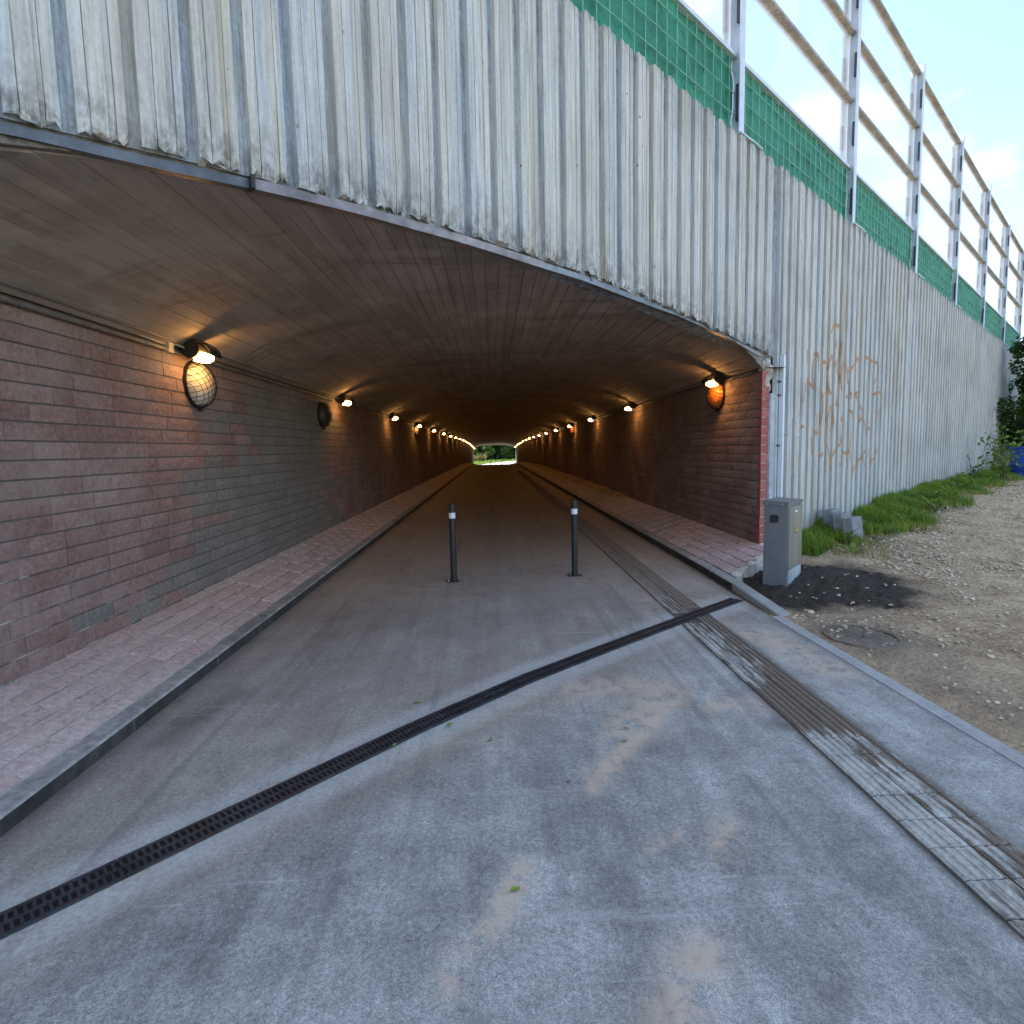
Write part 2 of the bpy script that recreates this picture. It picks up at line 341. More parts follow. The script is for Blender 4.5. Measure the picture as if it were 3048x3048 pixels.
def m_path():
    b = NB('path_concrete', .78); p = b.pos()
    n0 = b.noise(p, .85, 6, .62); n1 = b.noise(p, 4.2, 6, .65, .4); n2 = b.noise(p, 55, 5, .75); n3 = b.noise(p, 210, 3, .7)
    c = b.ramp(n0, [(.32, (.215, .215, .202)), (.5, (.29, .29, .272)), (.68, (.365, .366, .34))])
    c = b.mix(.38, c, b.ramp(n1, [(.32, .15), (.5, .5), (.68, .88)]), 'OVERLAY')
    c = b.mix(.5, c, b.ramp(n2, [(.3, .1), (.7, .9)]), 'OVERLAY')
    c = b.mix(.5, c, b.ramp(n3, [(.36, .12), (.64, .88)]), 'OVERLAY')
    ag = b.voro(p, 120); c = b.mix(b.math('MULTIPLY', b.ramp(ag, [(.10, 1), (.26, 0)]), .28), c, (.46, .46, .44)); ag2 = b.voro(b.map(p, (1, 1, 1), loc=(3, 7, 1)), 75); c = b.mix(b.math('MULTIPLY', b.ramp(ag2, [(.08, 1), (.2, 0)]), .5), c, (.12, .12, .12))
    tr_ = b.noise(b.map(p, (5.5, .5, 1), rot=(0, 0, -.25)), 1, 5, .65); c = b.mix(.3, c, b.ramp(tr_, [(.35, .2), (.65, .8)]), 'OVERLAY')
    sp = b.math('MULTIPLY', b.ramp(b.noise(p, 17, 5, .7), [(.60, 0), (.68, 1)]), b.ramp(n1, [(.45, 0), (.62, 1)]))
    c = b.mix(b.math('MULTIPLY', sp, .5), c, (.46, .48, .48))
    dn = b.ramp(b.noise(p, 9, 7, .72, .4), [(.40, 0), (.53, 1)])
    brown = b.math('MULTIPLY', b.attr('brown'), b.ramp(n1, [(.25, .5), (.7, 1)]))
    c = b.mix(b.math('MULTIPLY', brown, .85, True), c, b.mix(.45, (.30, .222, .165), b.ramp(n2, [(.3, .25), (.7, .75)]), 'OVERLAY'))
    c = b.mix(b.math('MULTIPLY', b.math('MULTIPLY', b.attr('dust'), dn), .9, True), c, (.54, .42, .32))
    c = b.mix(b.math('MULTIPLY', b.attr('pale'), b.ramp(n1, [(.2, .45), (.6, 1)]), True), c, b.mix(.5, (.42, .425, .40), b.ramp(n2, [(.3, .2), (.7, .8)]), 'OVERLAY'))
    c = b.mix(b.math('MULTIPLY', b.attr('dark'), b.ramp(b.noise(p, 3, 6, .7), [(.3, .3), (.6, 1)]), True), c, (.075, .062, .055))
    sc_ = b.noise(b.map(p, (.55, 14, 1), rot=(0, 0, .1)), 1, 5, .7); scm = b.math('MULTIPLY', b.ramp(sc_, [(.61, 0), (.66, 1)]), b.ramp(b.noise(p, .6, 3), [(.46, 0), (.56, 1)]))
    c = b.mix(b.math('MULTIPLY', scm, .4), c, (.5, .49, .47))
    ty = b.noise(b.map(p, (7, .22, 1), rot=(0, 0, .06), loc=(2, 0, 0)), 1, 4, .6); c = b.mix(b.math('MULTIPLY', b.ramp(ty, [(.56, 0), (.68, 1)]), .30), c, (.11, .10, .095))
    fl = b.math('MULTIPLY', b.ramp(b.noise(p, 28, 4, .6), [(.66, 0), (.69, 1)]), b.ramp(b.noise(p, 1.1, 4), [(.48, 0), (.6, 1)])); c = b.mix(b.math('MULTIPLY', fl, .65), c, (.52, .53, .52))
    dk = b.math('MULTIPLY', b.ramp(b.noise(b.map(p, (1, 1, 1), loc=(9, 4, 2)), 13, 5, .65), [(.66, 0), (.71, 1)]), b.ramp(b.noise(p, .8, 4), [(.45, 0), (.6, 1)])); c = b.mix(b.math('MULTIPLY', dk, .5), c, (.085, .08, .075))
    sp2 = b.ramp(b.voro(b.map(p, (2.3, 2.3, 1)), 1), [(.035, 1), (.05, 0)]); c = b.mix(b.math('MULTIPLY', sp2, .7), c, (.06, .06, .055))
    b.color(c); b.rough(b.ramp(n1, [(.3, .66), (.7, .9)])); b.bump(b.math('ADD', n2, b.math('MULTIPLY', n3, .6)), .45, .004); return b.m
M['path'] = m_path()
def m_ground():
    b = NB('dirt_and_gravel', .95); p = b.pos()
    n0 = b.noise(p, .5, 6, .6); n1 = b.noise(p, 3.1, 6, .65); n2 = b.noise(p, 24, 5, .7); v = b.voro(p, 26); v2 = b.voro(p, 60)
    c = b.ramp(n1, [(.3, (.27, .178, .103)), (.5, (.45, .322, .198)), (.7, (.60, .455, .295))])
    c = b.mix(.5, c, b.ramp(n2, [(.3, .15), (.7, .85)]), 'OVERLAY')
    peb = b.math('MULTIPLY', b.ramp(v, [(.18, 1), (.42, 0)]), b.ramp(n0, [(.4, .15), (.62, 1)])); c = b.mix(b.math('MULTIPLY', peb, .7), c, (.56, .46, .335))
    peb2 = b.ramp(v2, [(.12, 1), (.3, 0)]); c = b.mix(b.math('MULTIPLY', peb2, .35), c, (.44, .40, .34))
    c = b.mix(b.math('MULTIPLY', b.attr('sand'), b.ramp(n1, [(.2, .5), (.6, 1)]), True), c, (.46, .345, .22))
    c = b.mix(b.math('MULTIPLY', b.attr('mud'), b.ramp(n2, [(.25, .6), (.6, 1)]), True), c, (.17, .135, .10))
    c = b.mix(b.attr('soil'), c, b.ramp(n2, [(.3, (.016, .011, .007)), (.7, (.062, .043, .029))]))
    c = b.mix(b.attr('turf'), c, b.ramp(n2, [(.3, (.03, .05, .012)), (.7, (.075, .11, .03))]))
    b.color(c); b.bump(b.math('ADD', b.math('SUBTRACT', b.math('MULTIPLY', n2, 1.4), b.math('MULTIPLY', v, 1.0)), b.math('MULTIPLY', v2, -.4)), .9, .03); return b.m
M['ground'] = m_ground()
def m_tile():
    b = NB('tactile_tile', .85); p = b.pos(); sep = b.n('ShaderNodeSeparateXYZ', {'Vector': p})
    n1 = b.noise(p, 7, 6, .65); n2 = b.noise(p, 60, 3); nn = b.noise(b.map(p, (22, 3.2, 1)), 1, 6, .68)
    c = b.mix(.4, (.40, .40, .37), b.ramp(n2, [(.3, .2), (.7, .8)]), 'OVERLAY'); c = b.mix(.4, c, b.ramp(n1, [(.3, .2), (.7, .8)]), 'OVERLAY')
    ym = b.ramp(b.math('MULTIPLY', sep.outputs[1], .1), [(0, .5), (.15, .45), (.2, .22), (.28, .2), (.305, .8), (.335, .7), (.36, .36), (.42, .30), (.47, .38)])
    xm = b.math('MULTIPLY', b.math('SUBTRACT', sep.outputs[0], 1.845), .9)
    d = b.math('ADD', b.math('ADD', b.math('MULTIPLY', nn, 1.3), ym), xm); c = b.mix(b.ramp(d, [(.86, 0), (1.0, 1)]), c, (.155, .122, .094)); c = b.mix(b.ramp(b.math('MULTIPLY', sep.outputs[1], .1), [(.47, 0), (.62, .8)]), c, (.27, .215, .165))
    b.color(c); b.bump(b.math('ADD', n1, n2), .4, .003); return b.m
M['tile'] = m_tile()
M['tile_bed'] = m_plain('dirty_bedding', (.10, .085, .07), .95, nscale=30, amt=.4)
def m_leafy(name, ca, cb, trans=.35):
    b = NB(name, .6); r = b.rnd(); c = b.ramp(r, [(0, ca), (1, cb)]); c = b.mix(b.math('MULTIPLY', b.ramp(b.noise(b.pos(), 1.6, 4, .6), [(.45, 0), (.65, 1)]), .45), c, tuple(min(1, q*w) for q, w in zip(cb, (1.35, 1.1, .8)))); b.color(c); b.b.inputs['Specular IOR Level'].default_value = .25
    t = b.n('ShaderNodeBsdfTranslucent', {'Color': c}); ms = b.n('ShaderNodeMixShader', {'Fac': trans})
    b.nt.links.new(b.b.outputs[0], ms.inputs[1]); b.nt.links.new(t.outputs[0], ms.inputs[2]); b.nt.links.new(ms.outputs[0], b.out.inputs['Surface']); return b.m
M['grass'] = m_leafy('grass_blades', (.07, .16, .02), (.25, .40, .055), .45)
M['hay'] = m_leafy('dry_grass', (.22, .2, .06), (.42, .36, .16), .3)
M['leaf_a'] = m_leafy('leaf_dark', (.025, .06, .015), (.075, .14, .03))
M['leaf_b'] = m_leafy('leaf_mid', (.045, .10, .02), (.12, .20, .045))
M['leaf_c'] = m_leafy('leaf_light', (.08, .16, .025), (.20, .30, .06))
def m_green():
    b = NB('green_quilt', .62); p = b.pos(); q = b.map(p, rot=WROT)
    n1 = b.noise(b.map(q, (2.5, 2.5, 2.0)), 1, 4, .5, 1.2); n2 = b.noise(p, 40, 3)
    c = b.ramp(n1, [(.3, (.010, .15, .085)), (.7, (.03, .26, .155))]); c = b.mix(.2, c, b.ramp(n2, [(.3, .2), (.7, .8)]), 'OVERLAY'); b.color(c)
    b.bump(b.math('ADD', n1, b.math('MULTIPLY', n2, .04)), .9, .16); return b.m
M['green'] = m_green()
M['wire_green'] = m_plain('green_wire', (.22, .52, .43), .5, .1, bump=0)
def m_pane():
    b = NB('acrylic_pane', .12, 0, (.85, .9, .92)); p = b.pos(); sep = b.n('ShaderNodeSeparateXYZ', {'Vector': p})
    ln = b.math('FRACT', b.math('MULTIPLY', sep.outputs[2], 28.0)); lm = b.ramp(ln, [(.0, 1), (.14, 1), (.2, 0), (1, 0)])
    dirt = b.noise(b.map(p, (1.2, 1.2, .7)), 1, 5, .6)
    tr = b.n('ShaderNodeBsdfTransparent', {'Color': (.95, .98, 1, 1)}); ts = b.n('ShaderNodeBsdfTranslucent', {'Color': (.9, .92, .9, 1)}); df = b.n('ShaderNodeBsdfDiffuse', {'Color': (.85, .88, .88, 1)})
    m1 = b.n('ShaderNodeMixShader', {'Fac': .5}); b.nt.links.new(ts.outputs[0], m1.inputs[1]); b.nt.links.new(df.outputs[0], m1.inputs[2])
    fac = b.math('ADD', b.math('ADD', .07, b.math('MULTIPLY', lm, .10)), b.math('MULTIPLY', b.ramp(dirt, [(.4, 0), (.7, 1)]), .09), True)
    m2 = b.n('ShaderNodeMixShader', {'Fac': fac}); b.nt.links.new(tr.outputs[0], m2.inputs[1]); b.nt.links.new(m1.outputs[0], m2.inputs[2])
    gl = b.n('ShaderNodeBsdfGlossy', {'Roughness': .06, 'Color': (1, 1, 1, 1)}); fr = b.n('ShaderNodeFresnel', {'IOR': 1.3}); m3 = b.n('ShaderNodeMixShader', {'Fac': b.math('MULTIPLY', fr.outputs[0], .6)})
    b.nt.links.new(m2.outputs[0], m3.inputs[1]); b.nt.links.new(gl.outputs[0], m3.inputs[2]); b.nt.links.new(m3.outputs[0], b.out.inputs['Surface']); return b.m
M['pane'] = m_pane()
def m_spray(name, colr, cov, edge=None):
    b = NB(name, .7, 0, colr); p = b.pos(); n1 = b.noise(p, 30, 5, .7); c = b.mix(b.ramp(b.noise(p, 5, 3), [(.35, 0), (.65, 1)]), colr, edge or colr); b.color(c)
    tr = b.n('ShaderNodeBsdfTransparent'); ms = b.n('ShaderNodeMixShader', {'Fac': b.ramp(n1, [(.25, cov*.55), (.6, cov)])})
    b.nt.links.new(tr.outputs[0], ms.inputs[1]); b.nt.links.new(b.b.outputs[0], ms.inputs[2]); b.nt.links.new(ms.outputs[0], b.out.inputs['Surface']); return b.m
M['spray'] = m_spray('orange_spray', (.58, .18, .025), 1.0, (.52, .27, .07))
M['spray_white'] = m_spray('white_spray', (.72, .78, .84), .6)
M['spray_grey'] = m_spray('grey_spray', (.40, .46, .50), .42)
M['spray_dark'] = m_spray('dark_spray', (.07, .08, .10), .7)

# ------------------------------------------------------------------ ground, path (setting)
def axis(parts):
    out = []
    for a, b, st in parts: out += list(np.arange(a, b-1e-6, st))
    return np.array(out+[parts[-1][1]])
def make_ground():
    xs = axis([(-400, -60, 34), (-60, -12, 4), (-12, 2.4, .8), (2.4, 2.64, .06), (2.64, 9, .06), (9, 22, .2), (22, 60, 2), (60, 600, 45)])
    ys = axis([(-300, -30, 30), (-30, -2, 2), (-2, 1, .25), (1, 12, .06), (12, 26, .2), (26, 110, 2), (110, 700, 50)])
    X, Y = np.meshgrid(xs, ys, indexing='ij'); Z = G(X, Y)
    u, v = uv(X, Y)
    rough = (X > 2.75) & (X < 22) & (Y > 0) & (Y < 26)
    nz = RN.normal(0, 1, X.shape)
    soil = np.exp(-(np.maximum(0, np.hypot((X-3.52)/1.42, (Y-5.98)/1.15)-.62+.1*np.sin(X*7+Y*3)*np.cos(Y*6))/.2)**2); soil = np.where((X > 2.6) & (v > -.4), soil, 0)
    low = np.sin(X*3.1+1.3*np.sin(Y*2.2))*np.cos(Y*2.7+.7*np.sin(X*1.7))
    Z = Z + np.where(rough, low*.012*(1-soil)*sm(2.75, 3.4, X) + nz*(.0045+.009*soil), 0)
    turf = (1-sm(.75, 1.25, v+.25*low))*sm(.9, 1.6, u)*(v > -.5)*(X > 3)
    turf = np.where(Y > 60, 1, turf)
    turf = np.where((X > 30) | (X < -9) | (Y < -12), np.clip(turf+.9, 0, 1), turf)
    turf = np.where((u > 17) & (v > 0), np.clip(turf+sm(17, 19, u), 0, 1), turf)
    sand = np.exp(-((v-2.9-.25*low)/.55)**2)*sm(2, 6, u)*.9 + .25*sm(3.0, 4.5, v)
    mud = np.exp(-((X-3.05)/.45)**2-((Y-4.4)/.5)**2)*.75 + np.exp(-((v-3.9)/.5)**2)*.3 + np.exp(-((X-3.0)/.5)**2-((Y-3.2)/.9)**2)*.4
    f = grid_faces(len(xs), len(ys)); V = np.stack([X, Y, Z], -1).reshape(-1, 3)
    o = mesh_np('ground', V, f, M['ground'], attrs={'soil': np.clip(soil*1.15, 0, 1), 'turf': turf, 'sand': np.clip(sand, 0, 1)*(1-soil), 'mud': np.clip(mud, 0, 1)}, smooth=True)
    return tag(o, kind='structure')
make_ground()
DRAIN = [(-2.13, 1.47), (-1.73, 1.83), (-1.25, 2.32), (-.47, 3.12), (.22, 3.76), (.9, 4.31), (1.8, 5.02), (2.49, 5.555)]
def poly_at(P, n):
    P = np.array(P, float); d = np.r_[0, np.cumsum(np.hypot(*np.diff(P, axis=0).T))]
    t = np.linspace(0, d[-1], n); x = np.interp(t, d, P[:, 0]); y = np.interp(t, d, P[:, 1])
    for _ in range(3):
        x[1:-1] = (x[:-2]+2*x[1:-1]+x[2:])/4; y[1:-1] = (y[:-2]+2*y[1:-1]+y[2:])/4
    return x, y, d[-1]
def seg_dist(X, Y, pts):
    D = np.full(X.shape, 9.0)
    for (a, b), (c, d) in zip(pts[:-1], pts[1:]):
        L2 = (c-a)**2+(d-b)**2; t = np.clip(((X-a)*(c-a)+(Y-b)*(d-b))/L2, 0, 1); D = np.minimum(D, np.hypot(X-a-t*(c-a), Y-b-t*(d-b)))
    return D
def pxl(*pp): return [tuple(on_path(a*K, b*K)[:2]) for a, b in pp]
def make_path():
    xs = axis([(-9, -3, 1), (-3, 2.55, .037)]); ys = axis([(-9, 0, .9), (0, 8.5, .037), (8.5, 20, .25), (20, 86, 1)])
    X, Y = np.meshgrid(xs, ys, indexing='ij'); u, v = uv(X, Y)
    def streak(pp, w): return np.exp(-(seg_dist(X, Y, pxl(*pp))/w)**2)
    dust = np.zeros(X.shape)
    for pp, w, a in [(((985, 1640), (945, 1720), (905, 1770)), .05, 1), (((870, 1800), (850, 1850)), .05, .8), (((1130, 1465), (1190, 1400), (1290, 1310)), .07, 1), (((1090, 1300), (1250, 1290), (1180, 1380)), .16, .8),
                     (((1375, 1555), (1360, 1600)), .06, .9), (((1330, 1800), (1290, 1850), (1270, 1920)), .08, .9), (((1280, 1575), (1230, 1600)), .03, .7), (((1310, 1180), (1440, 1200), (1560, 1260)), .2, .85),
                     (((1440, 1330), (1350, 1330)), .12, .8), (((1230, 1130), (1330, 1140)), .15, .5), (((600, 1470), (820, 1400), (1010, 1310)), .08, .45), (((1120, 1490), (1135, 1440)), .05, .9), (((250, 1640), (500, 1540)), .10, .4)]:
        dust = np.maximum(dust, a*streak(pp, w))
    dust += .30*sm(5.0, 6.5, Y)*(1-sm(8, 11, Y))
    dd = seg_dist(X, Y, DRAIN); pale = sm(.30, .20, dd)*.9 if False else (1-sm(.15, .27, dd))*.85*np.where(v > -9, 1, 0)
    dark = np.zeros(X.shape)
    for pp, w, a in [(((300, 1400), (380, 1350), (450, 1310)), .10, .55), (((1500, 1340), (1475, 1365), (1530, 1350)), .10, 1.0), (((1375, 1215), (1350, 1180)), .09, .8), (((1930, 1600), (1900, 1585)), .12, .7),
                     (((1580, 1890), (1578, 1880)), .035, .6), (((1395, 1130), (1480, 1175)), .05, .35), (((1330, 1128), (1260, 1120)), .02, .8), (((930, 1080), (925, 960)), .25, .14), (((1190, 1085), (1200, 1090)), .05, .2)]:
        dark = np.maximum(dark, a*streak(pp, w))
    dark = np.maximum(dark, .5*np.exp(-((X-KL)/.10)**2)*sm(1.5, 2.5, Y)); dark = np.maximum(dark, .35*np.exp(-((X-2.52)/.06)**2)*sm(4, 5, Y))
    dark = np.maximum(dark, .8*np.exp(-((X-1.66)/.018)**2)*(Y < 4.8)); dark = np.maximum(dark, .6*np.exp(-((X-2.035)/.014)**2)*(Y < 4.8))
    brown = sm(.0, -1.6, v-.0) if False else np.clip(.62*sm(0, .5, -(v-1.25))+.42*sm(5.0, 9.0, Y), 0, 1)
    V = np.stack([X, Y, S(Y)], -1).reshape(-1, 3)
    o = mesh_np('path', V, grid_faces(len(xs), len(ys)), M['path'], attrs={'dust': np.clip(dust, 0, 1), 'pale': pale, 'dark': dark, 'brown': brown}, smooth=True)
    tag(o, kind='structure')
make_path()
# path beyond the tunnel, swinging to the right
pl = [(-2.1, 85.9), (-1.7, 88), (-.4, 91), (1.8, 94), (5, 96.6), (10, 99), (18, 101), (30, 102)]
pr = [(2.6, 85.9), (2.8, 87), (3.6, 88.6), (5.2, 90.2), (8, 92), (13, 94.2), (20, 96), (30, 97)]
b = MB()
for i in range(len(pl)-1):
    q = [pl[i], pr[i], pr[i+1], pl[i+1]]; b.quad(*[(x, y, Sf(y)+.02) for x, y in q])
b.at = {k: [c]*len(b.v) for k, c in (('dust', 0), ('pale', .6), ('dark', 0), ('brown', 0))}
tag(b.build('far_path', M['path']), kind='structure')

# ------------------------------------------------------------------ headwall of ribbed concrete
U0, U1, PITCH_R = -12.0, 23.5, .25
RB_U = [-8.42, -7.26, -6.45, -5.55, -4.4, -3.55, -2.34, -1.28, .17, .33]
RB_Z = [2.95, 3.12, 3.18, 3.225, 3.25, 3.235, 3.17, 3.075, 2.955, 2.93]
GU = [-8.35, -7.26, -6.82, -6.24, -5.55, -4.94, -4.18, -3.55, -1.84, -.9, -.02]
GZ_ = [2.89, 3.045, 3.075, 3.12, 3.16, 3.17, 3.17, 3.165, 3.095, 3.015, 2.89]
def rib_bottom(u):
    if u < -8.42 or u > .33: return None
    return float(np.interp(u, RB_U, RB_Z))
def rib_profile(u):                                       # how far the surface stands at u
    p = (u-U0) % PITCH_R
    return -.001 if p < .125 else (-.021 if p < .2 else -.045)
def wpt(u, v, z): x, y = xy(u, v); return (x, y, z)
wall = thing('concrete_wall', (*xy(8, 0), 0), 'tall board-marked ribbed concrete headwall around the tunnel mouth', 'wall')
b = MB(); stn = []
us = np.arange(U0, U1+1e-6, PITCH_R)
def foot(u):
    rb = rib_bottom(u); x, y = xy(u, 0)
    return (rb-.012) if rb is not None else (Sf(y)-.2 if u < 0 else Gf(x+N[0]*.05, y+N[1]*.05)-.25)
edges = sorted(set([round(x, 4) for x in us]+[-8.42, -8.421, .33, .331]))
for a, c in zip(edges[:-1], edges[1:]):
    mid = (a+c)/2; za, zc = (foot(a+.0005), foot(c-.0005))
    zt = ZW-.012
    rows = [0, .04, .12, 1]
    for r0, r1 in zip(rows[:-1], rows[1:]):
        b.quad(wpt(a, -.045, za+(zt-za)*r0), wpt(c, -.045, zc+(zt-zc)*r0), wpt(c, -.045, zc+(zt-zc)*r1), wpt(a, -.045, za+(zt-za)*r1))
        e0 = 1.0 if (r0 == 0 and rib_bottom(mid) is not None) else (.0); e1 = .6 if (r1 == .04 and rib_bottom(mid) is not None) else (.8 if r1 == 1 else 0)
        e0 = max(e0, .6 if (r0 == .04 and rib_bottom(mid) is not None) else 0)
        stn += [e0, e0, e1, e1]
    b.quad(wpt(a, -.045, zt), wpt(c, -.045, zt), wpt(c, -.30, zt), wpt(a, -.30, zt)); stn += [.8]*4
    b.quad(wpt(a, -.045, za), wpt(a, -.30, za), wpt(c, -.30, zc), wpt(c, -.045, zc)); stn += [1]*4
    b.quad(wpt(a, -.30, za), wpt(a, -.30, zt), wpt(c, -.30, zt), wpt(c, -.30, zc)); stn += [0]*4
b.at['stain'] = stn
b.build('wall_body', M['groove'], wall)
b = MB()
uu = np.linspace(-8.4, .30, 150)
for a, c in zip(uu[:-1], uu[1:]):
    za, zc = rib_bottom(a), rib_bottom(c); xa_, ya_ = xy(a, -.06); xc_, yc_ = xy(c, -.06); ga, gc = min(float(np.interp(a, GU, GZ_))+.03, vault(xa_)+Sf(ya_)+.004), min(float(np.interp(c, GU, GZ_))+.03, vault(xc_)+Sf(yc_)+.004)
    ra, rc = .012*math.sin(a*23)+.008*math.sin(a*61), .012*math.sin(c*23)+.008*math.sin(c*61)
    b.quad(wpt(a, -.062+ra*.4, ga), wpt(c, -.062+rc*.4, gc), wpt(c, -.05, zc+.05), wpt(a, -.05, za+.05)); b.quad(wpt(a, -.13, ga+.003), wpt(c, -.13, gc+.003), wpt(c, -.062+rc*.4, gc), wpt(a, -.062+ra*.4, ga))
b.build('edge_lip', M['lip'], wall)
SKIP_U = (.17, .33)
def make_rib(ua, wob):
    k1, k2 = R_.uniform(-.012, .012), R_.uniform(-.01, .01); s1, s2 = R_.uniform(-.004, .003), R_.uniform(-.003, .005)
    cu = np.array([0, .003, .03, .058+k1, .061+k1, .064+k1, .095, .122, .126, .15+k2, .1525+k2, .155+k2, .176, .197, .2])
    cd = np.array([-.05, -.003, 0, -.001, -.010, s1, s1+.001, s1-.003, -.021, -.020, -.028, -.020+s2, -.0195+s2, -.022+s2, -.05])
    um = ua+.1; rb = rib_bottom(um); x, y = xy(um, .05)
    if abs(ua-.25) < .01: cu = .13+cu*.35
    z0 = rb if rb is not None else (Sf(y)-.1 if um < 0 else Gf(x, y)-.12)
    zt = ZW + R_.uniform(-.018, .012)
    zs = list(z0+np.array([0, .015, .04, .09, .18])) + list(np.linspace(z0+.45, zt-.12, max(4, int((zt-z0)/.35)))) + [zt-.05, zt-.015, zt]
    V = []; stv = []; nz = len(zs); nc = len(cu)
    jag0 = [R_.uniform(-.024, .018) if rb is not None else 0 for _ in cu]; jagt = [R_.uniform(-.02, .008) for _ in cu]
    ph = R_.uniform(0, 6); amp = R_.uniform(.001, .003)
    for j, z in enumerate(zs):
        for i in range(nc):
            rbz = (rib_bottom(min(.33, max(-8.42, ua+cu[i])))-rb) if rb is not None else 0
            fz = z; dv = cd[i]
            if j < 4 and rb is not None:
                k = (1, .9, .6, .25)[j]; fz += (jag0[i]+rbz)*k; dv -= R_.uniform(0, .012)*k if 0 < i < nc-1 else 0
            if j >= nz-3: fz += jagt[i]*(.3, .7, 1)[j-nz+3]; dv -= (R_.uniform(0, .01) if (j == nz-1 and 0 < i < nc-1) else 0)
            du = amp*math.sin(z*2.1+ph)+R_.uniform(-.0015, .0015)
            V.append(wpt(ua+cu[i]+du, dv+(R_.uniform(-.0012, .0012) if 0 < i < nc-1 else 0)+wob*(0 < i < nc-1), fz))
            s_ = max(0, 1-(z-z0)/.28) if rb is not None else (max(0, .5-(z-z0)/1.2))
            s_ = max(s_, max(0, .75-(zt-z)/.18)); stv.append(s_)
    f = []
    for j in range(nz-1):
        for i in range(nc-1): f.append((j*nc+i, j*nc+i+1, (j+1)*nc+i+1, (j+1)*nc+i))
    f.append(tuple(range(nc-1, -1, -1)) ); f.append(tuple((nz-1)*nc+i for i in range(nc)))
    m = MB(); m.v = V; m.f = f; m.mi = [0]*len(f); m.at['stain'] = stv
    return m.build('rib', M['rib'], wall)
for ua in us[:-1]:
    if abs(ua-6.5) < .01: continue                         # the construction joint
    make_rib(float(ua), R_.uniform(-.002, .002))
b = MB(); b.box(wpt(6.62, -.03, 3.0), (.19, .05, 4.66), (W, N, (0, 0, 1))); b.at['stain'] = [0]*8
tag(b.build('joint_strip', M['rib'], wall), 'smooth pale filler strip at the wall joint')
# pier beside the brick corner and the broken concrete above it
b = MB(); zg = Sf(7.2)-.1
b.box(wpt(.315, -.075, (2.44+zg)/2), (.125, .10, 2.44-zg), (W, N, (0, 0, 1))); b.build('corner_pier', M['pier'], wall)
b = MB()
for (u, z, s) in [(.20, 2.60, .15), (.27, 2.72, .14), (.21, 2.80, .13), (.30, 2.53, .09), (.10, 2.80, .10)]:
    c0 = wpt(u, -.09, z); vs = []; 
    for k in range(14):
        th = k*2.399; zz = 1-2*(k+.5)/14; rr = math.sqrt(1-zz*zz); q = s*R_.uniform(.75, 1.1); vs.append((c0[0]+(W[0]*rr*math.cos(th)*.6+N[0]*rr*math.sin(th)*.6)*q, c0[1]+(W[1]*rr*math.cos(th)*.6+N[1]*rr*math.sin(th)*.6)*q, c0[2]+zz*q))
    import bmesh
    bm = bmesh.new(); [bm.verts.new(p) for p in vs]; r_ = bmesh.ops.convex_hull(bm, input=bm.verts); bm.verts.index_update()
    b.add([tuple(q.co) for q in bm.verts], [tuple(q.index for q in fc.verts) for fc in bm.faces]); bm.free()
b.build('broken_concrete', M['rubble'], wall)
# spray paint follows the ribs
def strokes(name, lines, width, mat, parent, fn):
    m = MB()
    for line in lines:
        w_ = width
        P = [fn(*p) for p in line]
        for (u0, z0), (u1, z1) in zip(P[:-1], P[1:]):
            n = max(2, int(math.hypot(u1-u0, z1-z0)/.02)); d = np.array([u1-u0, z1-z0]); d /= np.linalg.norm(d)+1e-9
            for k in range(n):
                ta, tb = k/n, (k+1)/n; ua, za, ub, zb_ = u0+(u1-u0)*ta, z0+(z1-z0)*ta, u0+(u1-u0)*tb, z0+(z1-z0)*tb
                um = (ua+ub)/2; v = rib_profile(um) if parent is wall else None
                if abs(d[0]) > .35: pts = [(ua, za-w_/2), (ub+.002, zb_-w_/2), (ub+.002, zb_+w_/2), (ua, za+w_/2)]
                else: pts = [(ua-w_*.4, za), (ua+w_*.4, za), (ub+w_*.4, zb_+.002), (ub-w_*.4, zb_+.002)]
                if v is None: m.quad(*[wpt(a, -.195, z) for a, z in pts])
                else:
                    vv = max(rib_profile(p[0]) for p in pts)+.0045; m.quad(*[wpt(a, vv, z) for a, z in pts])
    return m.build(name, mat, parent)
GZ = lambda x, y: on_wall(2330+x*350/1352, 940+y*500/1932)
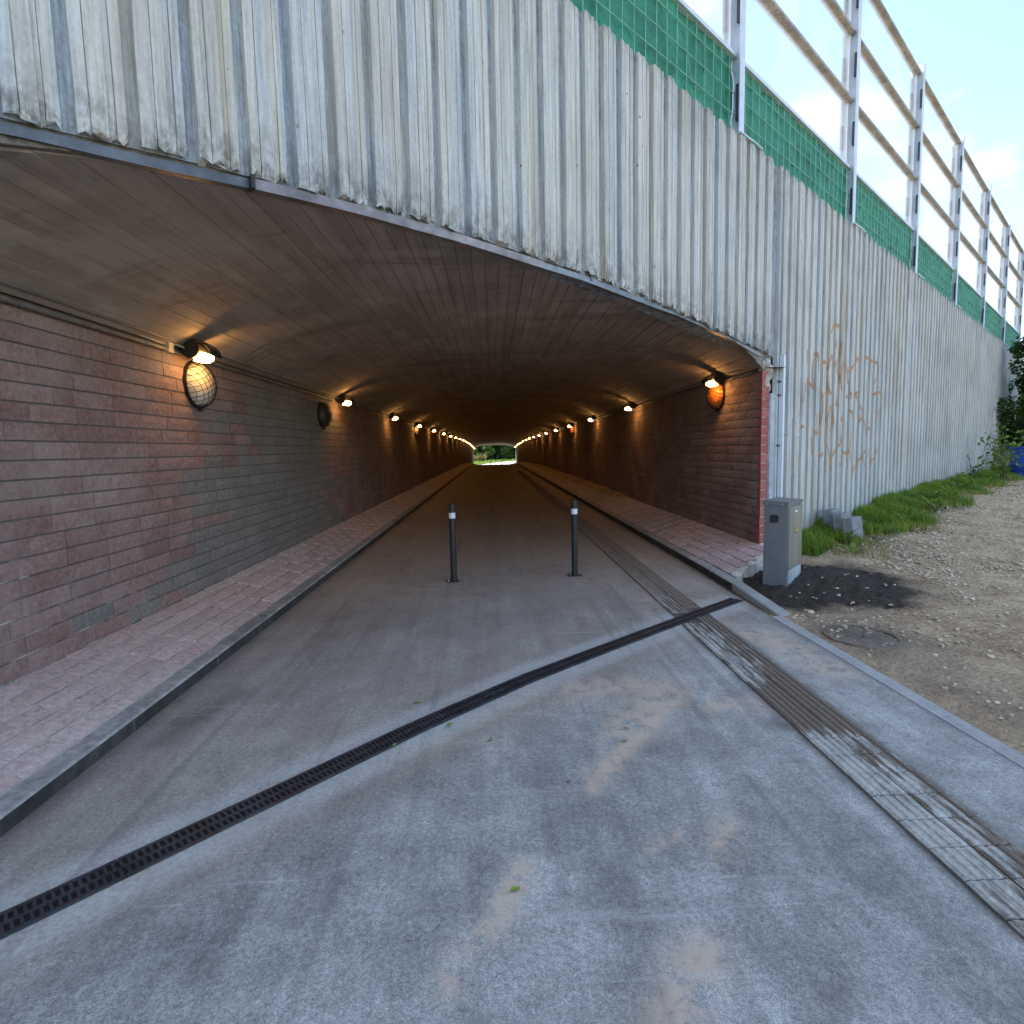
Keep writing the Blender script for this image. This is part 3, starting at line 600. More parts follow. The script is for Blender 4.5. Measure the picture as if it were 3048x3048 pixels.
graf = [[(285, 395), (280, 560)], [(205, 1120), (235, 960), (285, 700), (300, 760), (350, 830), (340, 700), (350, 520), (380, 420), (405, 440), (420, 640), (440, 590), (470, 530), (505, 540), (510, 620)],
        [(535, 900), (520, 700), (535, 540), (560, 460), (610, 560), (625, 640), (660, 670), (665, 760), (625, 900), (610, 1030), (650, 1000)], [(555, 190), (575, 130), (605, 95), (645, 120), (670, 190)], [(620, 270), (610, 320), (625, 370)], [(625, 540), (670, 460), (680, 300)],
        [(680, 860), (670, 700), (680, 580), (720, 520), (740, 640), (740, 720), (765, 860)], [(740, 650), (800, 590), (865, 480), (880, 640)], [(940, 460), (1000, 510), (1080, 540), (1095, 640), (1075, 720), (1045, 780), (1025, 910), (1080, 885), (1140, 875), (1120, 960), (1090, 1160)],
        [(425, 920), (440, 840), (460, 900), (460, 1100), (430, 1300), (400, 1360), (350, 1320), (345, 1280)], [(490, 910), (530, 850), (565, 910)], [(725, 940), (790, 890), (785, 960)], [(820, 960), (835, 900), (880, 860)], [(830, 900), (870, 970)], [(820, 950), (825, 1040)],
        [(550, 1050), (520, 1150), (495, 1300), (490, 1420), (525, 1560), (545, 1760), (560, 1620), (620, 1520), (660, 1470), (665, 1380)], [(540, 1050), (580, 1080), (585, 1250), (555, 1340)], [(705, 1120), (665, 1190), (705, 1220)], [(765, 1090), (800, 1110), (805, 1300), (775, 1420), (770, 1560), (800, 1800), (820, 1740), (900, 1620), (955, 1545)],
        [(885, 1040), (910, 1080), (880, 1220), (925, 1140), (940, 1240), (955, 1400)], [(965, 1290), (985, 1210), (975, 1290), (1000, 1300)], [(345, 1600), (350, 1400), (320, 1420)], [(410, 1570), (435, 1615), (460, 1580)], [(660, 1740), (665, 1670), (700, 1570), (740, 1590), (770, 1550), (780, 1650)],
        [(915, 1600), (955, 1800)], [(1000, 1500), (970, 1640)], [(1100, 1300), (1110, 1480), (1060, 1590), (1010, 1700), (1010, 1770)], [(205, 1275), (240, 1275)], [(395, 1360), (395, 1120)]]
strokes('graffiti', graf, .052, M['spray'], wall, GZ)
strokes('graffiti', [[(100, 1000), (110, 1120), (150, 1200), (205, 1300)], [(140, 940), (200, 1040)], [(40, 1050), (80, 1110)], [(140, 1360), (205, 1365)]], .03, M['spray_white'], wall, GZ)
FZ = lambda x, y: on_wall(2748+x*300/1288, 1050+y*300/1288)
strokes('graffiti', [[(880, 870), (880, 780), (900, 700), (920, 720), (905, 800)], [(940, 950), (945, 880), (970, 850), (1000, 860), (1010, 940)], [(880, 960), (910, 900)], [(1030, 830), (1040, 900)]], .07, M['spray_dark'], wall, FZ)
# earth on top of the tunnel, behind the wall
b = MB(); zt = ZW-.18
q = [xy(U0-60, -.5), xy(U1+90, -.5), (140, 86), (-60, 86)]
far = Sf(86)+4.2
b.quad(*[(p[0], p[1], zt) for p in q]); 
tag(b.build('embankment', M['ground']), kind='structure')
b2 = MB(); b2.box((XC, 86.1, (far+zt+1.2)/2), (14, .3, zt+1.2-far)); b2.box((XL-2.3, 86.1, 2.8), (4.2, .3, 5.6)); b2.box((XR+2.3, 86.1, 2.8), (4.2, .3, 5.6)); b2.at['stain'] = [0]*len(b2.v)
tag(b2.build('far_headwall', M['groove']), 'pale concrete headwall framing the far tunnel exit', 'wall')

# ------------------------------------------------------------------ ceiling
ceil = thing('tunnel_ceiling', (XC, 6, 3), 'low arched board-marked concrete tunnel ceiling', 'ceiling'); tag(ceil, kind='structure')
nb = 58; xe = np.linspace(XL+.02, XR-.02, nb+1)
def strip(m, xa, xb, ya, yb, off, ny):
    g = .0022; xa, xb = xa+g, xb-g
    t = np.linspace(0, 1, ny+1)
    for t0, t1 in zip(t[:-1], t[1:]):
        y = [ya[0]+(yb-ya[0])*t0, ya[1]+(yb-ya[1])*t0, ya[1]+(yb-ya[1])*t1, ya[0]+(yb-ya[0])*t1]; x = [xa, xb, xb, xa]
        lo = [(x[i], y[i], vault(x[i])+Sf(y[i])+off) for i in range(4)]; hi = [(p[0], p[1], p[2]+.035) for p in lo]
        m.quad(lo[3], lo[2], lo[1], lo[0]); m.quad(lo[0], hi[0], hi[3], lo[3]); m.quad(lo[1], lo[2], hi[2], hi[1])
        if t0 == 0: m.quad(lo[0], lo[1], hi[1], hi[0])
        if t1 == 1: m.quad(lo[2], lo[3], hi[3], hi[2])
rest = MB()
for i in range(nb):
    xa, xb = xe[i], xe[i+1]; ya = (portal_y(xa, -.10), portal_y(xb, -.10))
    cuts = [max(ya)+R_.uniform(2.0, 5.5)]
    while cuts[-1] < 17: cuts.append(cuts[-1]+R_.uniform(3.5, 6))
    prev = ya
    for c_ in cuts:
        m = MB(); strip(m, xa, xb, prev, c_-.004, R_.uniform(-.003, .003), max(1, int((c_-min(prev))/2.5))); m.build('board', M['vault'], ceil); prev = (c_, c_)
    y = prev[0]
    while y < 86:
        e = min(86, y+R_.uniform(4, 6.5)); strip(rest, xa, xb, (y, y), e, R_.uniform(-.003, .003), 2); y = e
tag(rest.build('board_marks', M['vault'], ceil), kind='stuff')
b = MB()                                                   # body of the vault behind the boards
ys_ = [None, 20, 45, 60, 75, 86]
for i in range(nb):
    xa, xb = xe[i], xe[i+1]
    if i == 0: xa = XL-.4
    if i == nb-1: xb = XR+.4
    yy = [(portal_y(xa, -.13), portal_y(xb, -.13))]+[(y, y) for y in np.linspace(20, 86, 18)]
    for (a0, a1), (c0, c1) in zip(yy[:-1], yy[1:]):
        za, zb_ = vault(max(xe[0], xa))+.012, vault(min(xe[-1], xb))+.012
        b.quad((xa, c0, za+Sf(c0)), (xb, c1, zb_+Sf(c1)), (xb, a1, zb_+Sf(a1)), (xa, a0, za+Sf(a0)))
b.build('vault_body', M['vault'], ceil)

# ------------------------------------------------------------------ brick walls and sloped paving
def brick_mesh(name, L_, h, d, nx=5, nz=2, amp=.009):
    """face at x=0 looking +x, length along y, height z (centred), depth to -x"""
    V = []; f = []
    ys = np.linspace(-L_/2, L_/2, nx); zs = np.linspace(-h/2, h/2, nz+1)
    for y in ys:
        for z in zs:
            edge = (abs(y) > L_/2-1e-6) or (abs(z) > h/2-1e-6)
            V.append((R_.uniform(-.002, .0) if edge else R_.uniform(.001, amp), y, z))
    ny = nz+1
    for i in range(nx-1):
        for j in range(nz): a = i*ny+j; f.append((a, a+ny, a+ny+1, a+1))
    n = len(V); V += [(-d, -L_/2, -h/2), (-d, L_/2, -h/2), (-d, L_/2, h/2), (-d, -L_/2, h/2)]
    f += [tuple([n, n+1]+[i*ny for i in range(nx-1, -1, -1)]), tuple([n+2, n+3]+[i*ny+nz for i in range(nx)]), tuple([n+3, n]+[j for j in range(ny)]), tuple([n+1, n+2]+[(nx-1)*ny+j for j in range(nz, -1, -1)])]
    me = bpy.data.meshes.new(name); me.from_pydata(V, [], f); return me
LB_, HB_, CO = .392, .1085, .1205
BM = {}
for key in ('brick', 'brick_grey'):
    BM[key] = []
    for k in range(6):
        me = brick_mesh('brick', LB_, HB_, .06); me.materials.append(M[key]); BM[key].append(me)
PM_ = []
for k in range(6):
    me = brick_mesh('paver', LB_+.004, .132, .03, amp=.004); me.materials.append(M['paver']); PM_.append(me)
NC = 19
def is_grey(y, z):                                         # the over-painted patch on the left wall
    a = 4.55+1.25*max(0, z-.3); r1, r2 = R_.gauss(0, .42), R_.gauss(0, .5); return a + .25*math.sin(z*9)+r1 < y < 10.3+.5*math.sin(z*7)+r2
def brick_wall(side, label):
    X = XL if side < 0 else XR; nx = 1 if side < 0 else -1   # face direction
    ystart = (portal_y(XL, -.05)-0.0) if side < 0 else portal_y(XR, -.05)
    w = thing('brick_wall', (X, ystart, Sf(ystart)), label, 'wall')
    b = MB(); yy = [ystart+.05]+list(np.linspace(12, 86, 20))
    for a, c in zip(yy[:-1], yy[1:]):
        x0 = X-nx*.010; x1 = X-nx*.35
        for p, q2 in ((x0, x1),):
            za, zc = Sf(a), Sf(c); h0, h1 = -.1, HC+.06
            qs = [(p, a, za+h0), (p, c, zc+h0), (p, c, zc+h1), (p, a, za+h1)]
            b.quad(*(qs if nx < 0 else qs[::-1]))
            b.quad((p, a, za+h1-.04), (p, c, zc+h1-.04), (q2, c, zc+h1-.04), (q2, a, za+h1-.04))
    b.build('mortar_bed', M['mortar'], w)
    # the 300 largest in view become bricks of their own, the rest one mesh
    near0 = 2.45 if side < 0 else 7.0
    rest_v = {'brick': MB(), 'brick_grey': MB()}; cnt = 0; cand = []
    for k in range(NC):
        z = ZB+CO*(k+.5); off = (k % 2)*.2+R_.uniform(-.05, .05)
        y = ystart+(.0 if side < 0 else (.22 if k % 2 else .40))
        first = True
        while y < 85.6:
            l = .40 if not (first and side < 0 and k % 2) else .2
            if R_.random() < .12: l = .3
            if R_.random() < .05: l = .2
            first = False
            yc = y+l/2; y += l
            cand.append((k, yc, l, z))
    cand.sort(key=lambda t: abs(t[1]-near0) + (100 if t[1] < near0 else 0))
    for idx, (k, yc, l, z) in enumerate(cand):
        key = 'brick_grey' if (side < 0 and is_grey(yc, z)) else 'brick'
        zz = z+Sf(yc); jit = R_.uniform(-.003, .003)
        if idx < (292 if side < 0 else 270):
            inst(BM[key][R_.randrange(6)], 'brick', (X+nx*jit, yc, zz), (math.atan(MS)*(1 if nx > 0 else -1), 0, 0 if nx > 0 else math.pi), w, (1, (l-.004)/LB_, 1))
        else:
            m = rest_v[key]; x0, x1 = X+nx*(jit+.003), X-nx*.02; ya, yb = yc-l/2+.004, yc+l/2-.004; dz = MS*l/2
            lo, hi = zz-HB_/2, zz+HB_/2
            vs = [(x0, ya, lo), (x0, yb, lo), (x0, yb, hi), (x0, ya, hi), (x1, ya, lo), (x1, yb, lo), (x1, yb, hi), (x1, ya, hi)]
            fs = [(0, 1, 2, 3), (4, 5, 1, 0), (3, 2, 6, 7), (4, 0, 3, 7), (1, 5, 6, 2)]
            if nx < 0: fs = [t[::-1] for t in fs]
            m.add(vs, [t[::-1] for t in fs])
    for key in rest_v:
        if rest_v[key].v: tag(rest_v[key].build('brickwork', M[key], w), kind='stuff')
    if side < 0:
        b = MB(); y0 = portal_y(XL, -.06); y1 = portal_y(XL-.45, -.06); b.prism([(XL-.014, y0+.012), (XL-.014, y0+1.0), (XL-.45, y0+1.0), (XL-.45, y1)], -.1, 3.3); b.build('wall_core', M['rubble'], w)
    if side > 0:                                           # red brick ends at the corner, with pale joints
        Ay = portal_y(XR, -.05); A = np.array([XR, Ay]); B = A+W[:2]*.205
        b = MB(); b.prism([A+[.014, .02], B+[-.008, .016], B+[0, .25], A+[.014, .3]], Sf(7.2)-.05, ZB+CO*NC+Sf(7.2)); b.build('corner_core', M['mortar_end'], w)
        for k in range(NC):
            z0 = ZB+CO*k+Sf(7.2); ln = .22 if k % 2 else .40
            j = R_.uniform(-.002, .002); B2 = A+W[:2]*(.208+R_.uniform(-.006, .004))
            m = MB(); m.prism([A+[j, -j], B2, B2+[0, .2], A+[0.02, .2], A+[j, .085]], z0+.005, z0+CO-.005); m.build('corner_brick', M['brick_end'], w)
            inst(BM['brick'][R_.randrange(6)], 'brick', (XR, Ay+.088+(ln-.088)/2, z0+CO/2), (0, 0, math.pi), w, (1, (ln-.092)/LB_, 1))
    return w
brick_wall(-1, 'long split-face brick wall with a grey over-painted patch lining the tunnel')
brick_wall(1, 'split-face brick wall with red brick corner beside the steel cabinet')
NP_ = 5
def apron(side, label):
    xk, xw = (KL-.115, XL) if side < 0 else (KR+.115, XR)
    zk, zw = .098, ZB+.004
    ys0 = portal_y(XL, .0)-.4 if side < 0 else None
    t = thing('sloped_paving', ((xk+xw)/2, 7, Sf(7)), label, 'paving')
    b = MB(); d = np.array([xw-xk, zw-zk]); ln = np.hypot(*d); dn = d/ln
    def start(x): return portal_y(x, -.02)-.35 if side < 0 else portal_y(x, -.05)-.28
    yy = list(np.linspace(12, 86, 20))
    xa, xb = (xk, xw)
    pts = [(start(xa), start(xb))]+[(y, y) for y in yy]
    for (a0, a1), (c0, c1) in zip(pts[:-1], pts[1:]):
        q4 = [(xa, a0, zk+Sf(a0)-.010), (xb, a1, zw+Sf(a1)-.010), (xb, c1, zw+Sf(c1)-.010), (xa, c0, zk+Sf(c0)-.010)]
        b.quad(*(q4 if side > 0 else q4[::-1]))
    b.quad((xa, start(xa), -.1), (xb, start(xb), -.1), (xb, start(xb), zw+Sf(start(xb))-.011), (xa, start(xa), zk+Sf(start(xa))-.011))
    b.build('paving_bed', M['mortar'], t)
    ang = math.atan2(dn[1], abs(dn[0]))
    cand = []
    for k in range(NP_):
        s_ = (k+.5)/NP_; x = xk+(xw-xk)*s_; z = zk+(zw-zk)*s_; y = start(x)+(.0 if k % 2 else .2)
        if k % 2 == 0: cand.append((k, start(x)+.1, .2, x, z))
        while y < 85.5:
            l = .405 if R_.random() > .15 else .3
            cand.append((k, y+l/2, l, x, z)); y += l
    near0 = 2.2 if side < 0 else 5.5
    cand.sort(key=lambda q: abs(q[1]-near0)+(100 if q[1] < near0 else 0))
    m = MB(); pw = ln/NP_
    for idx, (k, yc, l, x, z) in enumerate(cand):
        zz = z+Sf(yc)+R_.uniform(-.0015, .0015)
        if idx < 290:
            inst(PM_[R_.randrange(6)], 'paver', (x, yc, zz), (0, -(math.pi/2-ang) if side < 0 else -(math.pi/2-ang), 0 if side < 0 else math.pi), t, (1, (l-.006)/(LB_+.004), (pw-.013)/.132))
        else:
            h = (pw-.013)/2; ya, yb = yc-l/2+.003, yc+l/2-.003
            p0 = (x-dn[0]*h, z-dn[1]*h); p1 = (x+dn[0]*h, z+dn[1]*h); s0, s1 = Sf(ya), Sf(yb)
            vs = [(p0[0], ya, p0[1]+s0), (p1[0], ya, p1[1]+s0), (p1[0], yb, p1[1]+s1), (p0[0], yb, p0[1]+s1)]; lo = [(q[0], q[1], q[2]-.014) for q in vs]
            fs = [(0, 1, 2, 3), (0, 4, 5, 1), (1, 5, 6, 2), (2, 6, 7, 3), (3, 7, 4, 0)]
            m.add(vs+lo, fs if side > 0 else [q[::-1] for q in fs])
    tag(m.build('paver_rows', M['paver'], t), kind='stuff')
    return t, start
apL, _ = apron(-1, 'sloped pink brick paving along the wall with the grey painted patch')
apR, stR = apron(1, 'sloped pink brick paving ending in broken concrete beside the cabinet')
b = MB()                                                   # ragged concrete end of the paving by the cabinet
n = 9
for i in range(n):
    t0, t1 = i/n, (i+1)/n
    for ta, tb in ((t0, t1),):
        pa = []; 
        for t_ in (ta, tb):
            x = KR+.12+(XR-KR-.1)*t_; y = stR(x)+.01; z = .095+(ZB-.09)*t_+Sf(y)
            o = .05+.055*abs(math.sin(t_*9+1)); pa.append(((x, y, z), (x+.35*o, y-o, z-.03-.03*math.sin(t_*14)), (x+.7*o, y-1.6*o, z-.25)))
        b.quad(pa[0][0], pa[0][1], pa[1][1], pa[1][0]); b.quad(pa[0][1], pa[0][2], pa[1][2], pa[1][1])
b.build('broken_edge', M['rubble'], apR)
def kerb(side, label):
    x0, x1 = (KL-.115, KL) if side < 0 else (KR, KR+.115)
    t = thing('kerb', ((x0+x1)/2, 5, Sf(5)), label, 'kerb')
    y = portal_y(XL, 0)-1.6 if side < 0 else 4.98
    i = 0
    while y < 85.9:
        l = 1.0; a, c = y+.003, min(y+l, 85.95)-.003; m = MB()
        h0 = h1 = .085
        if side > 0 and a < 6.2: h0 = .012+(.073)*min(1, max(0, (a-4.9)/1.3)); h1 = .012+(.073)*min(1, max(0, (c-4.9)/1.3))
        za, zc = Sf(a), Sf(c); ch = .012; tin, tout = (x1, x0) if side < 0 else (x0, x1)
        sg = 1 if side > 0 else -1
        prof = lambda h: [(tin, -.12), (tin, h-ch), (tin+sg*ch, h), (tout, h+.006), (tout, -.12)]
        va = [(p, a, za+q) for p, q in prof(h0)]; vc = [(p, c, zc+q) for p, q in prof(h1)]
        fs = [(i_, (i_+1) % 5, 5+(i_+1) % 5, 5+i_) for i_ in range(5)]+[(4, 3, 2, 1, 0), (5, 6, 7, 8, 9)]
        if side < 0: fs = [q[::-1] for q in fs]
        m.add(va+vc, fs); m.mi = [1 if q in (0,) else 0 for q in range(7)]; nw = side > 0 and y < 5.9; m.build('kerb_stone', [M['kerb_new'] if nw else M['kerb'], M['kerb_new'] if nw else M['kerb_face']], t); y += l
kerb(-1, 'low dark-faced concrete kerb at the foot of the sloping paving opposite the cabinet')
kerb(1, 'low concrete kerb tapering flush to the path beside the dark soil')
ed = thing('path_edging', (2.6, 2, 0), 'flush pale concrete edging strip between the path and gravel', 'edging')
y = -6
while y < 4.95:
    m = MB(); a, c = y+.002, min(y+1, 4.97)-.002
    vs = [(2.55, a, Sf(a)-.1), (2.65, a, Sf(a)-.1), (2.65, a, Sf(a)+.008), (2.55, a, Sf(a)+.006)]; vs += [(p[0], c, p[2]-Sf(a)+Sf(c)) for p in vs]
    m.add(vs, [(3, 2, 1, 0), (4, 5, 6, 7), (3, 7, 6, 2), (1, 2, 6, 5), (0, 4, 7, 3)][::1]); m.build('edging_stone', M['kerb_new'], ed); y += 1

# ------------------------------------------------------------------ gutter, downpipe, conduits
gut = thing('gutter', wpt(-4, -.02, 3.15), 'dull zinc drip gutter curving under the ragged edge of the headwall', 'gutter')
def gutter(u0, u1, mat, dv, dz, h, w_):
    m = MB(); n = max(2, int((u1-u0)/.15)); uu = np.linspace(u0, u1, n+1)
    prof = [(0, 0), (w_, 0), (w_, .010), (.010, .010), (.010, h), (0, h)]      # an angle: front lip at v=w
    prof = [(-w_, h*1.0), (-w_, .0), (0, -.004), (0, h), (-.006, h), (-.008, .010), (-w_+.008, .012), (-w_+.008, h)]
    rings = []
    for u in uu:
        z = float(np.interp(u, GU, GZ_))+dz+.002*math.sin(u*5); rings.append([wpt(u, dv+p, z+q) for p, q in prof])
    k = len(prof); vs = [p for r in rings for p in r]; fs = []
    for i in range(n):
        for j in range(k): fs.append((i*k+j, i*k+(j+1) % k, (i+1)*k+(j+1) % k, (i+1)*k+j))
    fs += [tuple(range(k)), tuple(n*k+j for j in range(k-1, -1, -1))]
    m.add(vs, [q[::-1] for q in fs]); return m.build('gutter_length', mat, gut)
gutter(-8.3, -6.24, M['gutter_dark'], -.040, 0, .045, .055)
gutter(-6.25, -4.0, M['gutter_pink'], -.022, -.006, .052, .065)
gutter(-4.02, -2.6, M['gutter'], -.032, -.002, .045, .06)
gutter(-2.62, -.03, M['gutter'], -.045, .0, .04, .05)
m = MB(); zq = float(np.interp(-6.245, GU, GZ_)); m.box(wpt(-6.247, -.03, zq+.02), (.02, .07, .07), (W, N, (0, 0, 1))); m.build('end_cap', M['black'], gut)
for u in (-7.6, -5.4, -3.4, -1.9, -.8):
    m = MB(); z = float(np.interp(u, GU, GZ_)); m.box(wpt(u, -.05, z+.045), (.025, .05, .05), (W, N, (0, 0, 1))); m.build('bracket', M['gutter_dark'], gut)
dp = thing('downpipe', wpt(.46, .03, .3), 'square grey steel downpipe on the wall above the cabinet', 'pipe')
m = MB(); m.box(wpt(.455, .033, (2.95+.25)/2), (.055, .055, 2.70), (W, N, (0, 0, 1))); m.build('pipe', M['galv'], dp)
for z in (2.60, 1.75, 2.42):
    m = MB(); m.box(wpt(.455, .03, z), (.14, .004, .018), (W, N, (0, 0, 1))); m.box(wpt(.39, .012, z), (.012, .034, .018), (W, N, (0, 0, 1))); m.build('pipe_clip', M['gasket'], dp)
for side, X, lab in ((-1, XL, 'dark cable conduits along the top of the wall with the grey patch'), (1, XR, 'dark cable conduits along the top of the wall behind the cabinet')):
    t = thing('cable_conduit', (X, 8, HC+Sf(8)), lab, 'conduit'); sg = -side
    y0 = portal_y(X, -.25)
    yy = [y0]+list(np.linspace(y0+1, 85.5, 24))
    for dx, dz, r in ((.035, -.045, .022), (.085, .012, .016)):
        m = MB(); m.tube([(X+sg*dx, y, HC+Sf(y)+dz+(vault(X+sg*dx)-vault(X))*.8) for y in yy], r, 8); m.build('conduit_pipe', M['pipe_paint'], t, True)

# ------------------------------------------------------------------ lamps (left and right of the tunnel)
def make_lamp(label, group):
    """origin on the wall face at lamp height; +x towards the tunnel's middle"""
    t = thing('tunnel_lamp', (0, 0, 0), label, 'lamp', group)
    m = MB(); n = 18; r = .083; cx, cz = .15, .035
    for y0, y1, rr in ((-.085, .085, r), (-.094, -.085, r*.8), (.085, .094, r*.8)):
        m.tube([(cx, y0, cz), (cx, y1, cz)], rr, n)
    m.box((cx, -.097, cz), (.02, .006, .02))
    m.build('housing', M['housing'], t)
    m = MB()                                               # hood arching over the lens
    prof = [(.17, .115), (.235, .10), (.30, .065), (.335, .02), (.35, -.03)]
    for (xa, za), (xb, zb_) in zip(prof[:-1], prof[1:]):
        for y0, y1 in ((-.095, .095),):
            vs = [(xa, y0, za), (xb, y0, zb_), (xb, y1, zb_), (xa, y1, za)]; vs += [(p[0]+.006, p[1], p[2]+.012) for p in vs]
            m.add(vs, [(0, 1, 2, 3), (7, 6, 5, 4), (0, 4, 5, 1), (2, 6, 7, 3), (1, 5, 6, 2), (3, 7, 4, 0)])
    m.build('hood', M['housing'], t)
    m = MB()                                               # lens: a bevelled wedge of glass
    pr_ = [(.20, .01), (.27, .002), (.295, -.012), (.295, -.045), (.25, -.072), (.16, -.066)]
    k = len(pr_); vs = [(x, -.058, z) for x, z in pr_]+[(x, .058, z) for x, z in pr_]
    m.add(vs, [tuple(range(k)), tuple(range(2*k-1, k-1, -1))]+[(i, k+i, k+(i+1) % k, (i+1) % k) for i in range(k)])
    m.build('lens', M['lens'], t)
    m = MB(); m.box((.05, -.03, .075), (.11, .03, .008)); m.box((.004, -.03, .05), (.008, .05, .09)); m.build('bracket', M['pipe_paint'], t)
    m = MB(); m.box((.03, -.22, .02), (.055, .075, .085)); m.build('junction_box', M['cream'], t)
    m = MB(); m.tube([(.03, -.19, .03), (.05, -.14, .065), (.09, -.10, .05), (.12, -.07, .03)], .008, 6); m.tube([(.025, -.62, .045), (.025, -.25, .045)], .012, 6); m.build('cable', M['cream'], t, True)
    return t
ZL = 2.545
lampL = make_lamp('black lamp with warm lit lens right above the cream wire-guarded globe', 'lit lamps along the tunnel walls')
lampL.location = (XL, 5.43, ZL+Sf(5.43))
lampR = copy_tree(lampL, (XR, 8.35, ZL+Sf(8.35)), math.pi)
lampR['label'] = 'black lamp with warm lit lens right above the orange wire-guarded globe'
ORD = 'second third fourth fifth sixth seventh eighth ninth tenth eleventh twelfth thirteenth fourteenth fifteenth sixteenth'.split()
for X, y0, rz, gl in ((XL, 5.43, 0, 'cream'), (XR, 8.35, math.pi, 'orange')):
    for k in range(1, 17):
        y = y0+5.17*k
        if y < 85.5:
            o = copy_tree(lampL, (X, y, ZL+Sf(y)), rz); o['label'] = 'warm lit black lamp, %s one in on the wall with the %s globe' % (ORD[k-1], gl)
def fixrot(o, y): o.rotation_euler[0] = 0
def globe(X, y, z, d, mat, nx, label):
    t = thing('wall_light', (X, y, z), label, 'light', 'old round wall lights with wire guards')
    r = d/2; n = 28; dp_ = .13
    m = MB(); m.tube([(X-nx*.0, y, z), (X+nx*.028, y, z)], r, n); m.build('base_plate', M['housing'], t)
    m = MB(); rings = []; q = 7
    for i in range(q+1):
        a = i/q*math.pi/2; rr = r*.9*math.cos(a); xx = X+nx*(.028+dp_*math.sin(a))
        rings.append([(xx, y+rr*math.cos(2*math.pi*k/n), z+rr*math.sin(2*math.pi*k/n)) for k in range(n)])
    vs = [p for g in rings for p in g]; fs = [(i*n+k, i*n+(k+1) % n, (i+1)*n+(k+1) % n, (i+1)*n+k) for i in range(q) for k in range(n)]
    m.add(vs, fs if nx > 0 else [f[::-1] for f in fs]); m.build('globe', mat, t, True)
    m = MB(); kk = 4; step = r*.9/4.2
    def dome(yy, zz):
        s2 = (yy*yy+zz*zz)/(r*.95)**2; return X+nx*(.032+(dp_+.012)*math.sqrt(max(0, 1-s2)))
    for c_ in [j*step for j in range(-4, 5)]:
        h = math.sqrt(max(0, (r*.95)**2-c_**2)); tt = np.linspace(-h, h, 13)
        ca, sa = math.cos(.5), math.sin(.5)
        for sw in (0, 1):
            P = []
            for s_ in tt:
                a, b_ = (c_, s_) if sw else (s_, c_); yy, zz = a*ca-b_*sa, a*sa+b_*ca; P.append((dome(yy, zz), y+yy, z+zz))
            m.tube(P, .0028, 4, cap=False)
    th = np.linspace(0, 2*math.pi, 33); m.tube([(X+nx*.034, y+r*.97*math.cos(a), z+r*.97*math.sin(a)) for a in th], .006, 5, cap=False)
    m.box((X+nx*.035, y, z-r-.012), (.03, .03, .03)); m.build('wire_guard', M['guard'], t, True)
    return t
globe(XL, 5.69, 2.43, .47, M['glob_cream'], 1, 'round cream wall light behind a wire guard')
globe(XR, 8.63, 2.57, .47, M['glob_orange'], -1, 'round orange wall light behind a wire guard')
globe(XL, 9.75, 2.48, .45, M['glob_dark'], 1, 'round dark wall light next to the second lamp of the grey-patched wall')
globe(XL, 21.3, 2.48+.4, .45, M['glob_cream'], 1, 'round pale wall light deep inside on the wall with the grey patch')
globe(XR, 24.2, 2.5+.45, .45, M['glob_orange'], -1, 'round amber wall light deep inside on the wall behind the cabinet')

# ------------------------------------------------------------------ bollards
def make_bollard(label, p, r=.039):
    t = thing('bollard', p, label, 'bollard', 'dark steel bollards across the path'); x, y, z = p
    m = MB(); m.tube([(x, y, z), (x, y, z+.93), (x, y, z+.945), (x, y, z+.95)], [r, r, r*.92, r*.7], 20); m.build('post', M['bollard'], t, False)
    m = MB(); m.tube([(x, y, z+.778), (x, y, z+.846)], r+.0015, 20, cap=False); m.build('reflective_band', M['reflect'], t)
    m = MB(); pol = []
    for cx, cy, a0 in ((.065, .035, 0), (-.065, .035, 90), (-.065, -.035, 180), (.065, -.035, 270)):
        for a in (0, 30, 60, 90): pol.append((x+cx+.024*math.cos(math.radians(a0+a)), y+cy+.024*math.sin(math.radians(a0+a))))
    m.prism(pol, z-.002, z+.010); m.build('base_plate', M['bollard'], t)
    for dx, dy in ((.066, .036), (-.066, .036), (-.066, -.036), (.066, -.036)):
        m = MB(); m.tube([(x+dx, y+dy, z+.009), (x+dx, y+dy, z+.022)], .009, 6); m.build('bolt', M['bolt'], t)
    return t
make_bollard('dark bollard with white band standing nearer the left brick wall of the tunnel mouth', (-.51, 6.73, Sf(6.73)))
make_bollard('dark bollard with white band standing between the other bollard and the tactile strip', (1.0, 6.86, Sf(6.86)))
make_bollard('far bollard past the tunnel exit, on the grass side of the bright path', (-.38, 86.6, Sf(86.6)+.02), .052)
make_bollard('far bollard past the tunnel exit, in the middle of the bright path', (1.42, 86.6, Sf(86.6)+.02), .052)

